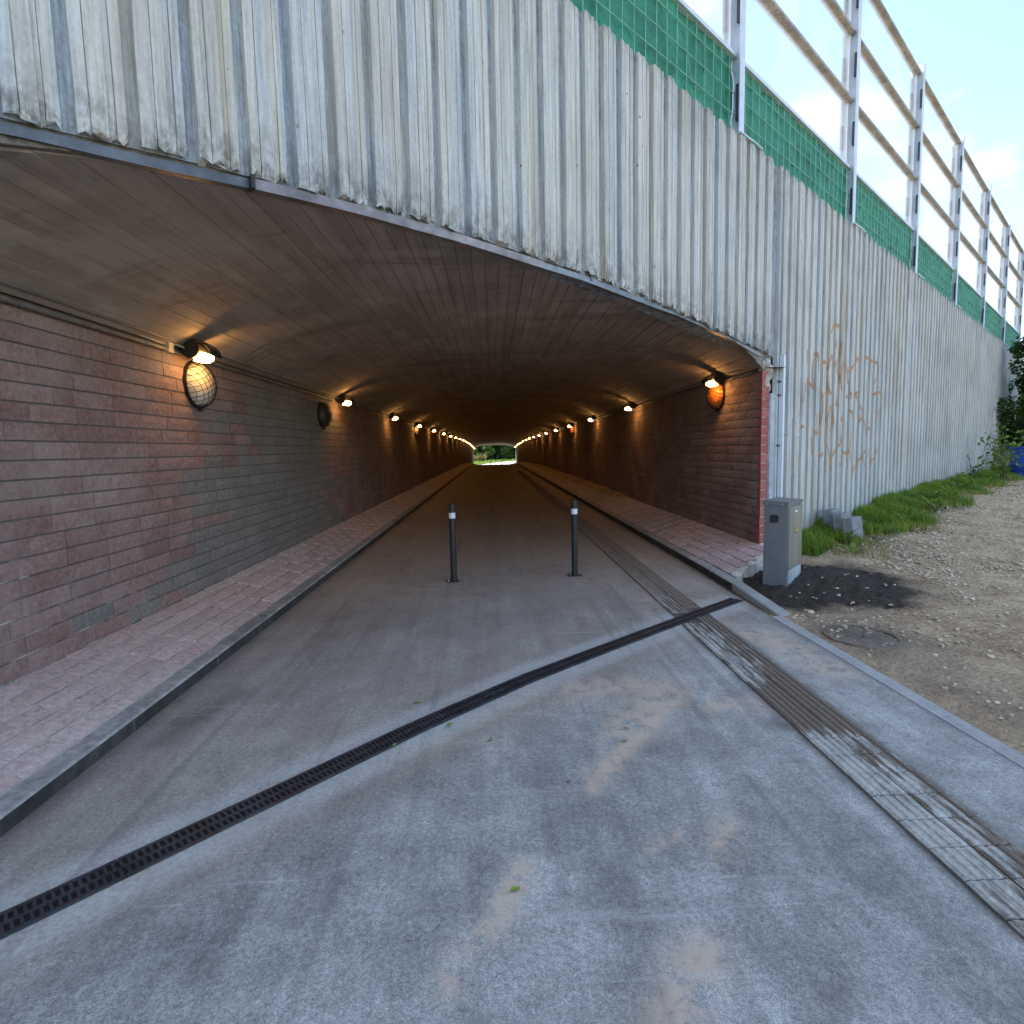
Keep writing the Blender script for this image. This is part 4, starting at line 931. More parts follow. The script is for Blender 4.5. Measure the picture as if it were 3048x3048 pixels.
# ------------------------------------------------------------------ steel cabinet
def make_cabinet():
    a = .11; w = np.array([W[0]*math.cos(a)-N[0]*math.sin(a), W[1]*math.cos(a)-N[1]*math.sin(a), 0]); n = np.array([w[1], -w[0], 0]); z = np.array([0, 0, 1.0])
    P0 = np.array([3.18, 5.88, .185]); dw, ds, h = .53, .245, .905
    AX = (w, n, z); ctr = P0+w*dw/2-n*ds/2
    t = thing('cabinet', tuple(ctr), 'galvanised steel electrical cabinet standing in dark soil', 'cabinet')
    m = MB(); m.box(ctr+z*(h/2-.06), (dw, ds, h+.12-.03), AX); m.build('body', M['cabinet'], t)
    m = MB(); lidc = ctr+z*(h-.005)
    vs = []
    for sx, sy, dz in ((-1, 1, .0), (1, 1, .0), (1, -1, .03), (-1, -1, .03)): vs.append(lidc+w*sx*(dw/2+.012)+n*sy*(ds/2+.012)+z*(dz*.5+.022))
    for sx, sy in ((-1, 1), (1, 1), (1, -1), (-1, -1)): vs.append(lidc+w*sx*(dw/2+.012)+n*sy*(ds/2+.012)-z*.014)
    m.add(vs, [(3, 2, 1, 0), (4, 5, 6, 7), (0, 1, 5, 4), (1, 2, 6, 5), (2, 3, 7, 6), (3, 0, 4, 7)]); m.build('lid', M['cabinet'], t)
    f = lambda u, zz, o: P0+w*u+z*zz+n*o
    m = MB(); m.box(f(dw/2+.004, .175+.345, .004), (dw-.035, .022, .685), AX); d = m.build('door', M['door'], t)
    m = MB(); m.box(f(dw/2+.004, .105-.05, .003), (dw-.02, .014, .23), AX); m.build('plinth', M['chalk'], t)
    m = MB(); m.box(f(dw/2+.004, .1725, -.002), (dw-.015, .012, .012), AX); m.build('door_gap', M['black'], t)
    tri = [(-.042, 0), (.042, 0), (0, .085)]
    c0 = f(dw*.53, .57, .0165); m = MB(); m.add([c0+w*p*1.25+z*(q*1.25-.012) for p, q in tri], [(0, 1, 2)]); s_ = m.build('warning_sign', M['black'], d)
    c0 = f(dw*.53, .57, .0185); m = MB(); m.add([c0+w*p+z*q for p, q in tri], [(0, 1, 2)]); m.build('sign_face', M['yellow'], d)
    c0 = f(dw*.53, .57, .020); m = MB(); bolt = [(.004, .06), (-.012, .035), (0, .035), (-.006, .008), (.012, .040), (.001, .040)]
    m.add([c0+w*p+z*q for p, q in bolt], [tuple(range(6))[::-1]]); m.build('lightning_mark', M['black'], d)
    m = MB(); m.box(f(dw*.5, .805, .017), (.07, .004, .02), AX); m.build('name_plate', M['white'], d)
    m = MB(); m.tube([f(dw*.5, .838, .01), f(dw*.5, .838, .026)], .012, 10); m.build('lock', M['bolt'], d)
    m = MB(); m.tube([f(dw*.2, .245, .012), f(dw*.2, .245, .02)], .006, 8); m.build('screw', M['bolt'], d)
    # side facing the path
    sd = lambda o, zz, e: P0-n*o+z*zz-w*e
    m = MB(); pol = []
    for cx, cz, a0 in ((.022, .022, 0), (-.022, .022, 90), (-.022, -.022, 180), (.022, -.022, 270)):
        for a_ in (0, 30, 60, 90): pol.append((cx+.022*math.cos(math.radians(a0+a_)), cz+.022*math.sin(math.radians(a0+a_))))
    m.add([sd(.135+p, .735+q, .012) for p, q in pol]+[sd(.135+p, .735+q, -.004) for p, q in pol], [tuple(range(16))]+[(i, 16+i, 16+(i+1) % 16, (i+1) % 16) for i in range(16)]); m.build('vent', M['black'], t)
    for o_, zz in ((.232, .745), (.232, .70), (.185, .565), (.185, .52), (.135, .385), (.135, .345), (.21, .893), (.05, .893)):
        m = MB(); m.tube([sd(o_, zz, -.003), sd(o_, zz, .008 if zz < .85 else .017)], .0055, 8); m.build('screw', M['bolt'], t)
make_cabinet()

# ------------------------------------------------------------------ drain grating
dr = thing('drain', (-.47, 3.12, Sf(3.1)), 'dark cast-iron slot drain crossing the path in front of the tunnel', 'drain')
x_, y_, Ltot = poly_at(DRAIN, 140)
npan = 13; per = len(x_)//npan
b = MB()
def dframe(i):
    i0, i1 = max(0, i-1), min(len(x_)-1, i+1); d = np.array([x_[i1]-x_[i0], y_[i1]-y_[i0]]); d /= np.linalg.norm(d); return np.array([x_[i], y_[i]]), d, np.array([-d[1], d[0]])
HWD = .068
for i in range(len(x_)-1):
    p, d, s_ = dframe(i); q, d2, s2 = dframe(i+1)
    A = [p-s_*HWD, q-s2*HWD, q+s2*HWD, p+s_*HWD]; b.quad(*[(k[0], k[1], Sf(k[1])+.004) for k in A])
b.build('channel_shade', M['drain_shade'], dr)  # flat strip on the path, shade of the drain's depth painted black
def P3(p, z): return (p[0], p[1], Sf(p[1])+z)
for k in range(npan):
    i0 = k*per; i1 = min(len(x_)-1, (k+1)*per) if k < npan-1 else len(x_)-1
    m = MB()
    for i in range(i0, i1):
        p, d, s_ = dframe(i); q, d2, s2 = dframe(i+1)
        if i == i0: p = p+d*.003
        for o0, o1 in ((-HWD, -HWD+.014), (HWD-.014, HWD), (-.008, .008)):
            m.quad(P3(p+s_*o0, .012), P3(q+s2*o0, .012), P3(q+s2*o1, .012), P3(p+s_*o1, .012)); m.quad(P3(p+s_*o0, .002), P3(q+s2*o0, .002), P3(q+s2*o0, .012), P3(p+s_*o0, .012)); m.quad(P3(p+s_*o1, .012), P3(q+s2*o1, .012), P3(q+s2*o1, .002), P3(p+s_*o1, .002))
    seg = np.hypot(x_[i1]-x_[i0], y_[i1]-y_[i0]); nbar = int(seg/.026)
    for j in range(nbar):
        f_ = i0+(j+.5)/nbar*(i1-i0); i = int(f_); fr = f_-i; p, d, s_ = dframe(i); p = p+(np.array([x_[min(i+1, len(x_)-1)], y_[min(i+1, len(x_)-1)]])-p)*fr
        for o0, o1 in ((-HWD+.010, -.006), (.006, HWD-.010)):
            cc = p+s_*(o0+o1)/2+d*(.006 if o0 < 0 else -.006); m.box(P3(cc, .006), (.011, o1-o0, .0105), (np.r_[d, 0], np.r_[s_, 0], (0, 0, 1)))
    m.build('grate_panel', M['iron'], dr)

# ------------------------------------------------------------------ tactile strip
ts = thing('tactile_strip', (1.845, 3, Sf(3)), 'ribbed pale tactile guide strip running along the path into the tunnel', 'tactile paving')
b = MB()
for a, c in zip(np.arange(-6, 40, 1.0), np.arange(-5, 41, 1.0)): b.quad((1.665, a, Sf(a)+.003), (2.025, a, Sf(a)+.003), (2.025, c, Sf(c)+.003), (1.665, c, Sf(c)+.003))
b.build('bedding', M['tile_bed'], ts)
def tile_mesh(j):
    m = MB(); m.box((0, 0, .003), (.168, .158, .006))
    for i, x in enumerate((-.063, -.021, .021, .063)):
        vs = []
        for z, w_, l in ((.006, .015, .079), (.0135, .010, .074)): vs += [(x-w_, -l, z), (x+w_, -l, z), (x+w_, l, z), (x-w_, l, z)]
        m.add(vs, [(4, 5, 6, 7), (0, 1, 5, 4), (1, 2, 6, 5), (2, 3, 7, 6), (3, 0, 4, 7)])
    me = bpy.data.meshes.new('tile'); me.from_pydata(m.v, [], m.f); me.materials.append(M['tile']); return me
tm = tile_mesh(0); y = -.25; restt = MB()
while y < 40:
    for cx in (1.757, 1.933):
        if y < 14:
            gapd = abs(seg_dist(np.array([cx]), np.array([y]), DRAIN)[0])
            if gapd > .125: inst(tm, 'tile', (cx+R_.uniform(-.002, .002), y, Sf(y)+.004+R_.uniform(-.001, .002)), (math.atan(MS)+R_.uniform(-.006, .006), R_.uniform(-.008, .008), R_.uniform(-.008, .008)), ts)
        else:
            for x in (-.063, -.021, .021, .063): restt.box((cx+x, y, Sf(y)+.010), (.022, .15, .014))
    y += .166
tag(restt.build('tile_ribs', M['tile'], ts), kind='stuff')

# ------------------------------------------------------------------ noise barrier on the wall
bar = thing('noise_barrier', wpt(8, -.2, ZW), 'noise barrier of clear panes and green padded panels on the wall top', 'barrier')
AXW = (W, N, np.array([0, 0, 1.0]))
P_T0, P_SP = -.63, 3.92
ZP = [6.29, 7.33, 8.36, 9.40]
def barrier():
    for k in range(-2, 7):
        u = P_T0+k*P_SP
        if u > U1: break
        p = MB(); h0, h1 = ZW-.02, 9.56; hz = (h0+h1)/2; hh = h1-h0
        p.box(wpt(u, -.055, hz), (.12, .012, hh), AXW); p.box(wpt(u, -.255, hz), (.12, .012, hh), AXW); p.box(wpt(u, -.155, hz), (.010, .188, hh), AXW)
        po = p.build('post', M['galv'], bar)
        for z0, z1 in ((5.55, 5.95), (6.62, 6.98), (7.67, 8.03), (8.7, 9.06)):
            m = MB(); m.box(wpt(u-.045, -.085, (z0+z1)/2), (.03, .03, z1-z0), AXW); m.box(wpt(u+.045, -.085, (z0+z1)/2), (.03, .03, z1-z0), AXW); m.build('gasket', M['gasket'], po)
        m = MB(); m.box(wpt(u+.02, -.10, ZW+.008), (.30, .22, .016), AXW); m.tube([wpt(u+.10, -.03, ZW+.012), wpt(u+.18, .0, ZW+.02), wpt(u+.42, .005, ZW+.004)], .012, 6); m.build('base_plate', M['galv'], po)
        a, c = u+.015, u+P_SP-.015
        if k == 6: continue
        # green padded panel: billowing cloth on a grid
        nu, nz_ = 64, 22; uu = np.linspace(a, c, nu+1); zz = np.linspace(ZW-.03, ZP[0]-.0, nz_+1); ph = RN.uniform(0, 6, 6)
        UU, ZZ = np.meshgrid(uu, zz, indexing='ij')
        fold = .5+.5*np.sin(UU*9+2.2*np.sin(ZZ*4+ph[0])+ph[1])*np.sin(ZZ*7+1.7*np.sin(UU*3+ph[2])) + .45*np.sin(UU*17+ZZ*9+ph[3]) + .3*np.sin(UU*31-ZZ*21+ph[4])
        du = np.abs(((UU-a)/.185) % 1-.5)*2; dz = np.abs(((ZZ-ZW)/.235) % 1-.5)*2
        V = -.18+.034*fold*(1-.6*np.maximum(du, dz)**3)
        X = C[0]+W[0]*UU+N[0]*V; Y = C[1]+W[1]*UU+N[1]*V
        gp = mesh_np('green_panel', np.stack([X, Y, ZZ], -1).reshape(-1, 3), grid_faces(nu+1, nz_+1), M['green'], bar, True)
        m = MB(); q = a+.06
        while q < c-.02: m.tube([wpt(q, -.135, ZW-.01), wpt(q, -.135, ZP[0]-.03)], .0045, 5, cap=False); q += .185
        z = ZW+.05
        while z < ZP[0]-.05: m.tube([wpt(a, -.128, z), wpt(c, -.128, z)], .0055, 5, cap=False); z += .235
        m.build('wire_grid', M['wire_green'], gp)
        for j, z in enumerate(ZP):
            m = MB(); hgt = .042 if j else .045
            m.box(wpt((a+c)/2, -.155, z), (c-a, .11 if j else .09, hgt), AXW); m.build('rail', M['galv_dark'] if j else M['galv'], bar)
        for j in range(3):
            m = MB(); m.box(wpt((a+c)/2, -.175, (ZP[j]+ZP[j+1])/2), (c-a, .015, ZP[j+1]-ZP[j]-.02), AXW); pn = m.build('pane', M['pane'], bar)
            for q in (a+.05, c-.05):
                m = MB(); m.box(wpt(q, -.175, (ZP[j]+ZP[j+1])/2), (.035, .03, ZP[j+1]-ZP[j]-.05), AXW); m.build('pane_edge', M['galv'], pn)
            if k == 1 and j == 0:
                TZ = lambda x, y: on_wall(2540+x*200/1288, 360+y*300/1932, -.16)
                strokes('graffiti', [[(430, 250), (440, 500), (520, 560), (600, 640), (610, 500)], [(400, 650), (400, 900), (450, 1040)], [(470, 650), (440, 900)], [(600, 780), (530, 900), (560, 1100), (620, 1150), (630, 900), (580, 880)], [(690, 500), (680, 900), (640, 1300), (760, 1250)], [(800, 680), (740, 900), (880, 780), (760, 1050), (860, 1180), (850, 1550)], [(960, 850), (950, 1300), (930, 1650)], [(1040, 1180), (990, 1350), (1100, 1330)]], .022, M['spray_grey'], pn, TZ)
barrier()

# ------------------------------------------------------------------ concrete blocks by the wall
def make_block(u, v, rz, label):
    x, y = xy(u, v); z = Gf(x, y); a = math.atan2(W[1], W[0])+rz
    w = np.array([math.cos(a), math.sin(a), 0]); n = np.array([w[1], -w[0], 0]); t = thing('concrete_block', (x, y, z), label, 'block', 'grey concrete blocks leaning in the grass')
    m = MB(); lz = np.array([0, 0, 1.0])+n*-.12; lz = lz/np.linalg.norm(lz); AX = (w, n, lz); c0 = np.array([x, y, z+.07])
    L2, D2, Hh = .42, .125, .27
    m.box(c0+lz*Hh/2, (L2, .026, Hh), (w, n, lz)) if False else None
    for o in (-D2/2+.016, D2/2-.016): m.box(c0+lz*(Hh/2-.06)+n*o, (L2, .032, Hh+.12), AX)
    m.build('face_shell', M['block'], t)
    m = MB()
    for s_ in (-.181, 0, .181): m.box(c0+lz*(Hh/2-.004)+w*s_, (.038, D2-.064, Hh-.008), AX)
    m.build('web', M['block'], t)
    m = MB(); m.box(c0+lz*.05, (L2-.09, D2-.07, .1), AX); m.build('block_floor', M['block'], t)
make_block(1.70, .58, .0, 'outermost grey concrete block in the grass, face fully showing')
make_block(1.83, .40, .03, 'middle one of three grey concrete blocks in the grass')
make_block(1.98, .22, -.03, 'grey concrete block in the grass, next to the ribbed wall')

# ------------------------------------------------------------------ plants
def leaf_cloud(name, pts, size, mat, parent, aspect=.55, up=.3, seed=0):
    """pointed leaves, each two triangles folded on the midrib"""
    g = np.random.default_rng(seed); n = len(pts); d = g.normal(size=(n, 3)); d[:, 2] = d[:, 2]*.6-.15; d /= np.linalg.norm(d, axis=1)[:, None]
    nr = g.normal(size=(n, 3)); nr[:, 2] += up*4; s = np.cross(d, nr); s /= np.linalg.norm(s, axis=1)[:, None]+1e-9
    k = (size*g.uniform(.6, 1.25, n))[:, None]; nn = np.cross(s, d)
    a = pts; b_ = pts+d*k*.5+s*k*aspect*.5+nn*k*.08; c_ = pts+d*k; e = pts+d*k*.5-s*k*aspect*.5+nn*k*.08
    V = np.stack([a, b_, c_, e], 1).reshape(-1, 3); F = np.arange(4*n).reshape(-1, 4)
    return mesh_np(name, V, F, mat, parent)
def tree(name, x, y, h, rad, mat, label, nleaf, lsize, group=None, seed=1, trunk_h=.3, z=None, cat='tree', squash=1.0):
    g = np.random.default_rng(seed); z = Gf(x, y) if z is None else z; t = thing(name, (x, y, z), label, cat, group)
    m = MB(); r0 = .022*h+.02; lean = g.uniform(-.06, .06, 2)*h
    top = np.array([x+lean[0], y+lean[1], z+h*.8]); base = np.array([x, y, z-.15])
    tp = [base+(top-base)*q+np.r_[g.uniform(-.02, .02, 2)*h*(q > 0), 0] for q in (0, .15, .35, .6, .85, 1)]
    m.tube(tp, [r0*1.25, r0, r0*.8, r0*.55, r0*.3, r0*.1], 8)
    ends = []
    for i in range(11):
        q = g.uniform(trunk_h, .85); s0 = base+(top-base)*q; a = g.uniform(0, 6.283); ln = rad*g.uniform(.55, 1.0)*(1.15-q*.55)
        e = s0+np.array([math.cos(a)*ln, math.sin(a)*ln, ln*g.uniform(.15, .7)]); mid = (s0+e)/2+np.array([0, 0, -.05*ln]); m.tube([s0, mid, e], [r0*.38, r0*.24, r0*.08], 5); ends += [mid, e]
    m.build('trunk', M['bark'], t, True)
    cl = []; nc = 26
    for i in range(nc):
        if i < len(ends): c = np.array(ends[i])+g.normal(0, .08*rad, 3)
        else:
            a = g.uniform(0, 6.283); rr = rad*math.sqrt(g.uniform(0, 1)); zz = z+h*g.uniform(trunk_h*.8, 1.0); rr *= math.sqrt(max(.12, 1-((zz-z)/h-.5)**2*2.6)); c = np.array([x+math.cos(a)*rr, y+math.sin(a)*rr, zz])
        cl.append((c, rad*g.uniform(.22, .42)))
    per = nleaf//nc; P = []
    for c, r in cl:
        d = g.normal(size=(per, 3)); d /= np.linalg.norm(d, axis=1)[:, None]; q = r*g.uniform(.35, 1.08, per)**.6; P.append(c+d*q[:, None]*np.array([1, 1, .72*squash]))
    P = np.concatenate(P); P[:, 2] = np.maximum(P[:, 2], z+.05)
    leaf_cloud('crown', P, lsize, mat, t, seed=seed+5); return t
# beyond the exit
far = [(-7, 104, 7.5, 3.2, 'leaf_a', 'dark broad tree at the end of the tunnel view, behind the pale dry grass'), (-3.4, 107, 8.5, 3.0, 'leaf_b', 'mid-green tree at the end of the tunnel view, behind the yellowish bush'), (.5, 108, 9, 3.2, 'leaf_a', 'dark green tree straight ahead past the far bollards'), (4.2, 107, 8.5, 3.2, 'leaf_b', 'tall mid-green tree beside the bend of the far path'),
       (8.2, 109, 9, 3.5, 'leaf_a', 'dark tree closing the view where the far path swings away'), (-11, 108, 9, 3.5, 'leaf_b', 'green tree beyond the dry grass, farthest from the path bend')]
far += [(-9.5, 116, 17, 5.0, 'leaf_a', 'tall dark tree added for shade behind the dry grass past the exit'), (-2.2, 118, 18, 5.2, 'leaf_b', 'tallest mid-green tree added for shade straight behind the yellowish bush'), (4.6, 117, 18, 5.2, 'leaf_a', 'tall dark tree added for shade behind the far path bend'), (12, 118, 17, 5.0, 'leaf_b', 'tall green tree added for shade on the far side of the path bend'), (-17, 117, 16, 5.0, 'leaf_a', 'tall dark tree added for shade far out beyond the lawn')]  # tall back row added to shade the greenery at the exit
for i, (x, y, h, r, mt, lb) in enumerate(far): tree('tree', x, y, h, r, M[mt], lb, 9000 if h > 12 else 6500, .5 if h > 12 else .36, 'trees beyond the far exit', 20+i, .05)
for i, (x, y, h, r, mt, lb) in enumerate([(-4.2, 100.5, 3.0, 1.6, 'leaf_c', 'light yellow-green bush above the dry grass past the exit'), (-1.4, 102, 3.4, 1.5, 'leaf_c', 'rounded light green bush straight past the far bollard'), (2.6, 103, 2.9, 1.6, 'leaf_b', 'low mid-green bush between two far trees'), (6.2, 103, 3.4, 1.9, 'leaf_b', 'leafy bush at the outer edge of the far path bend'), (-7.2, 101.5, 3.6, 2.0, 'leaf_b', 'wide green bush at the open end of the dry grass'), (.6, 104.5, 4.2, 2.1, 'leaf_a', 'dark bush filling the gap straight behind the far bollards'), (-3.0, 104.5, 4.4, 2.1, 'leaf_a', 'dark bush right behind the yellow-green bush'), (4.2, 105, 4.4, 2.1, 'leaf_a', 'dark bush behind the low mid-green one'), (9.5, 104, 4.2, 2.2, 'leaf_a', 'dark bush where the far path leaves the view'), (-5.5, 110.5, 5, 2.6, 'leaf_a', 'big dark thicket in the gap between the dry grass trees'), (-1.0, 111, 5, 2.7, 'leaf_b', 'big green thicket in the middle of the far tree row'), (2.9, 111, 5, 2.7, 'leaf_a', 'big dark thicket between the far middle trees'), (6.8, 112, 5, 2.6, 'leaf_b', 'big green thicket behind the outer bend bush')]):
    tree('bush', x, y, h, r, M[mt], lb, 4200, .30, 'bushes beyond the far exit', 40+i, .05, cat='bush')
n = 12000; x = RN.uniform(-14, 14, n); y = RN.uniform(103.5, 107.5, n); z = S(y)+RN.uniform(0, 1, n)**1.3*(1.5+.6*np.sin(x*1.3)+.4*np.sin(x*3.1))
tag(leaf_cloud('undergrowth', np.stack([x, y, z], 1), .34, M['leaf_a'], None, seed=99), 'dark leafy undergrowth closing the view under the far trees', 'undergrowth', None, 'stuff')
# along the wall to the right
tree('tree', *xy(19.6, 1.25), 4.6, 1.9, M['leaf_a'], 'dark leafy tree overhanging the blue barrel by the wall end', 17000, .16, None, 61, .12)
tree('tree', *xy(25.5, 2.6), 7.0, 2.8, M['leaf_b'], 'taller green tree past the end of the ribbed wall', 7000, .2, None, 62, .12)
tree('tree', *xy(24.0, 6.5), 6.0, 2.6, M['leaf_a'], 'dark tree across the gravel track from the wall end', 6000, .2, None, 63, .1)
def sapling(u, v, h, stems, label, seed, mat, ls, nl):
    g = np.random.default_rng(seed); x, y = xy(u, v); z = Gf(x, y); t = thing('shrub', (x, y, z), label, 'shrub'); m = MB(); P = []
    for i in range(stems):
        a = g.uniform(0, 6.283); l = h*g.uniform(.6, 1.0); sp = g.uniform(.1, .42)*l; pts = [np.array([x+g.uniform(-.05, .05), y+g.uniform(-.05, .05), z-.05])]
        for q in (.3, .6, 1): pts.append(np.array([x+math.cos(a)*sp*q**1.3, y+math.sin(a)*sp*q**1.3, z+l*q]))
        m.tube(pts, [.014, .011, .008, .003], 5)
        for k in range(nl):
            q = g.uniform(.25, 1.0); j = min(2, int(q*3)); s_ = pts[j]+(pts[j+1]-pts[j])*(q*3-j); P.append(s_+g.normal(0, .07*h, 3)*[1, 1, .6])
    m.build('stem', M['bark'], t, True); leaf_cloud('foliage', np.array(P), ls, mat, t, aspect=.7, seed=seed); return t
sapling(13.1, .85, 1.75, 7, 'young shrub with round leaves in front of the blue barrel', 71, M['leaf_c'], .12, 42)
sapling(11.2, .45, 1.1, 3, 'thin upright sapling against the wall next to the round-leaved shrub', 72, M['leaf_b'], .11, 22)
def weed(u, v, h, n, label, seed, mat=None):
    g = np.random.default_rng(seed); x, y = xy(u, v); z = Gf(x, y); t = thing('weed', (x, y, z), label, 'weed', 'weeds along the wall foot'); m = MB()
    for i in range(n):
        a = g.uniform(0, 6.283); l = h*g.uniform(.7, 1.2); w_ = l*g.uniform(.05, .10); d = np.array([math.cos(a), math.sin(a), 0]); s_ = np.array([-d[1], d[0], 0]); b0 = np.array([x, y, z]); el = g.uniform(.35, 1.1)
        pts = [(q, b0+d*l*q*math.cos(el*(1-.35*q))+np.array([0, 0, l*(q*math.sin(el)-.28*q*q)])) for q in (0, .3, .6, 1)]; ws = (.25, 1, .8, .02)
        for (qa, pa), (qb, pb), wa, wb in zip(pts[:-1], pts[1:], ws[:-1], ws[1:]): m.quad(pa-s_*w_*wa, pa+s_*w_*wa, pb+s_*w_*wb, pb-s_*w_*wb)
    m.build('leaf_rosette', mat or M['leaf_c'], t); return t
weed(.92, .78, .32, 14, 'broad-leaved weed at the edge of the dark soil by the cabinet', 81)
weed(1.35, .52, .36, 16, 'broad weed between the cabinet and the concrete blocks', 82, M['leaf_b'])
for i, (u_, v_) in enumerate([(2.5, .72), (3.1, .35), (3.6, .8), (4.3, .55), (5.0, .9), (5.7, .7), (7.9, .3), (9.6, .8), (11.8, .75)]):
    weed(u_, v_, R_.uniform(.22, .4), R_.randrange(12, 22), 'small leafy weed among the grass of the verge', 300+i, M[('leaf_c', 'leaf_b', 'grass')[i % 3]])
weed(6.3, .5, .5, 26, 'yellow-green bushy weed under the wall joint', 83)
weed(7.4, .62, .42, 22, 'low leafy weed just past the wall joint', 84)
weed(8.9, .55, .5, 26, 'tufted weed in the middle of the grass verge', 85, M['leaf_b'])
weed(10.4, .6, .55, 30, 'grassy tuft leaning over the gravel near the sapling', 86, M['grass'])
def blades(name, X, Y, Zg, hmin, hmax, mat, wid, lab, seed):
    g = np.random.default_rng(seed); n = len(X); h = g.uniform(hmin, hmax, n)*(.75+.35*np.sin(X*3.3+1.1*Y)*np.cos(Y*2.1)+.2*np.sin(X*9)); a = g.uniform(0, 6.283, n); d = np.stack([np.cos(a), np.sin(a), 0*a], 1); s_ = np.stack([-d[:, 1], d[:, 0], 0*a], 1)
    b0 = np.stack([X, Y, Zg-.01], 1); be = g.uniform(.1, .75, n)[:, None]; w_ = (wid*g.uniform(.6, 1.3, n))[:, None]; up = np.array([0, 0, 1.0])
    p1 = b0+up*(h*.55)[:, None]+d*be*(h*.25)[:, None]; p2 = b0+up*(h*.85)[:, None]*(1-.25*be)+d*be*h[:, None]
    V = np.stack([b0-s_*w_, b0+s_*w_, p1+s_*w_*.8, p1-s_*w_*.8, p2-s_*w_*.1, p2+s_*w_*.1], 1).reshape(-1, 3); i = np.arange(n)[:, None]*6
    F = np.concatenate([i+[0, 1, 2, 3], i+[3, 2, 5, 4]], 0)
    o = mesh_np(name, V, F, mat); return tag(o, lab, 'grass', None, 'stuff')
n = 36000; u = .55+RN.uniform(0, 1, n)**1.25*19; lim = .86+.25*np.sin(u*2.3)+.12*np.sin(u*5.1+1); lim = np.where(u < 1.6, .72, lim)
v = .02+RN.uniform(0, 1, n)**1.15*lim; x = C[0]+W[0]*u+N[0]*v; y = C[1]+W[1]*u+N[1]*v
keep = (np.hypot((x-3.45)/.62, (y-6.2)/.62) > 1.0) & ((u > 1.3) | (v < .5))
x, y, v, u = x[keep], y[keep], v[keep], u[keep]
blades('grass', x, y, G(x, y), .07, .29, M['grass'], .005, 'long green grass verge along the foot of the ribbed wall', 91)
n = 3200; u = .7+RN.uniform(0, 1, n)**1.2*18; v = .05+RN.uniform(0, 1, n)**.7*(1.05+.2*np.sin(u*2.3)); x = C[0]+W[0]*u+N[0]*v; y = C[1]+W[1]*u+N[1]*v
keep = np.hypot((x-3.45)/.75, (y-6.2)/.75) > 1.0; x, y = x[keep], y[keep]; blades('dry_grass', x, y, G(x, y), .06, .30, M['hay'], .0045, 'dry straw-coloured stalks scattered through the grass verge', 94)
n = 9000; x = RN.uniform(-9, 9, n); y = RN.uniform(86.8, 101, n); pk = seg_dist(x, y, pl); inside = np.interp(y, [p[1] for p in pl], [p[0] for p in pl])
k_ = (x < inside-.15); x, y = x[k_], y[k_]; blades('grass', x, y, S(y), .12, .4, M['grass'], .03, 'bright green lawn beside the far path', 92)
n = 2600; x = RN.uniform(-6.2, -1.2, n); y = RN.uniform(97.5, 99.8, n); blades('dry_grass', x, y, S(y), .7, 1.7, M['hay'], .022, 'tall pale dry grass in front of the far bushes', 93)

# ------------------------------------------------------------------ blue barrel
def barrel():
    x, y = xy(16.3, .95); z = Gf(x, y)-.02; t = thing('barrel', (x, y, z), 'blue plastic barrel with open top standing by the shrub', 'barrel'); n = 28
    tilt = np.array([.10, -.03, 1.0]); tilt /= np.linalg.norm(tilt)
    prof = [(.0, .33), (.05, .35), (.3, .385), (.32, .395), (.36, .395), (.38, .388), (.75, .43), (.86, .44), (.9, .455), (.93, .455), (.93, .43), (.6, .39), (.1, .34)]
    def surf(pr):
        m = MB(); rings = []; ex = np.array([1, 0, -tilt[0]]); ey = np.array([0, 1.0, -tilt[1]])
        for h, r in pr: rings.append([np.array([x, y, z])+tilt*h+(ex*math.cos(2*math.pi*k/n)+ey*math.sin(2*math.pi*k/n))*r for k in range(n)])
        vs = [p for g in rings for p in g]; m.add(vs, [(i*n+k, i*n+(k+1) % n, (i+1)*n+(k+1) % n, (i+1)*n+k) for i in range(len(pr)-1) for k in range(n)]); return m
    surf(prof[:9]).build('shell', M['blue'], t, True); surf(prof[8:]).build('rim', M['blue'], t, True)
    m = MB(); m.prism([(x+.33*math.cos(2*math.pi*k/n), y+.33*math.sin(2*math.pi*k/n)) for k in range(n)], z, z+.02); m.build('floor', M['blue'], t)
barrel()

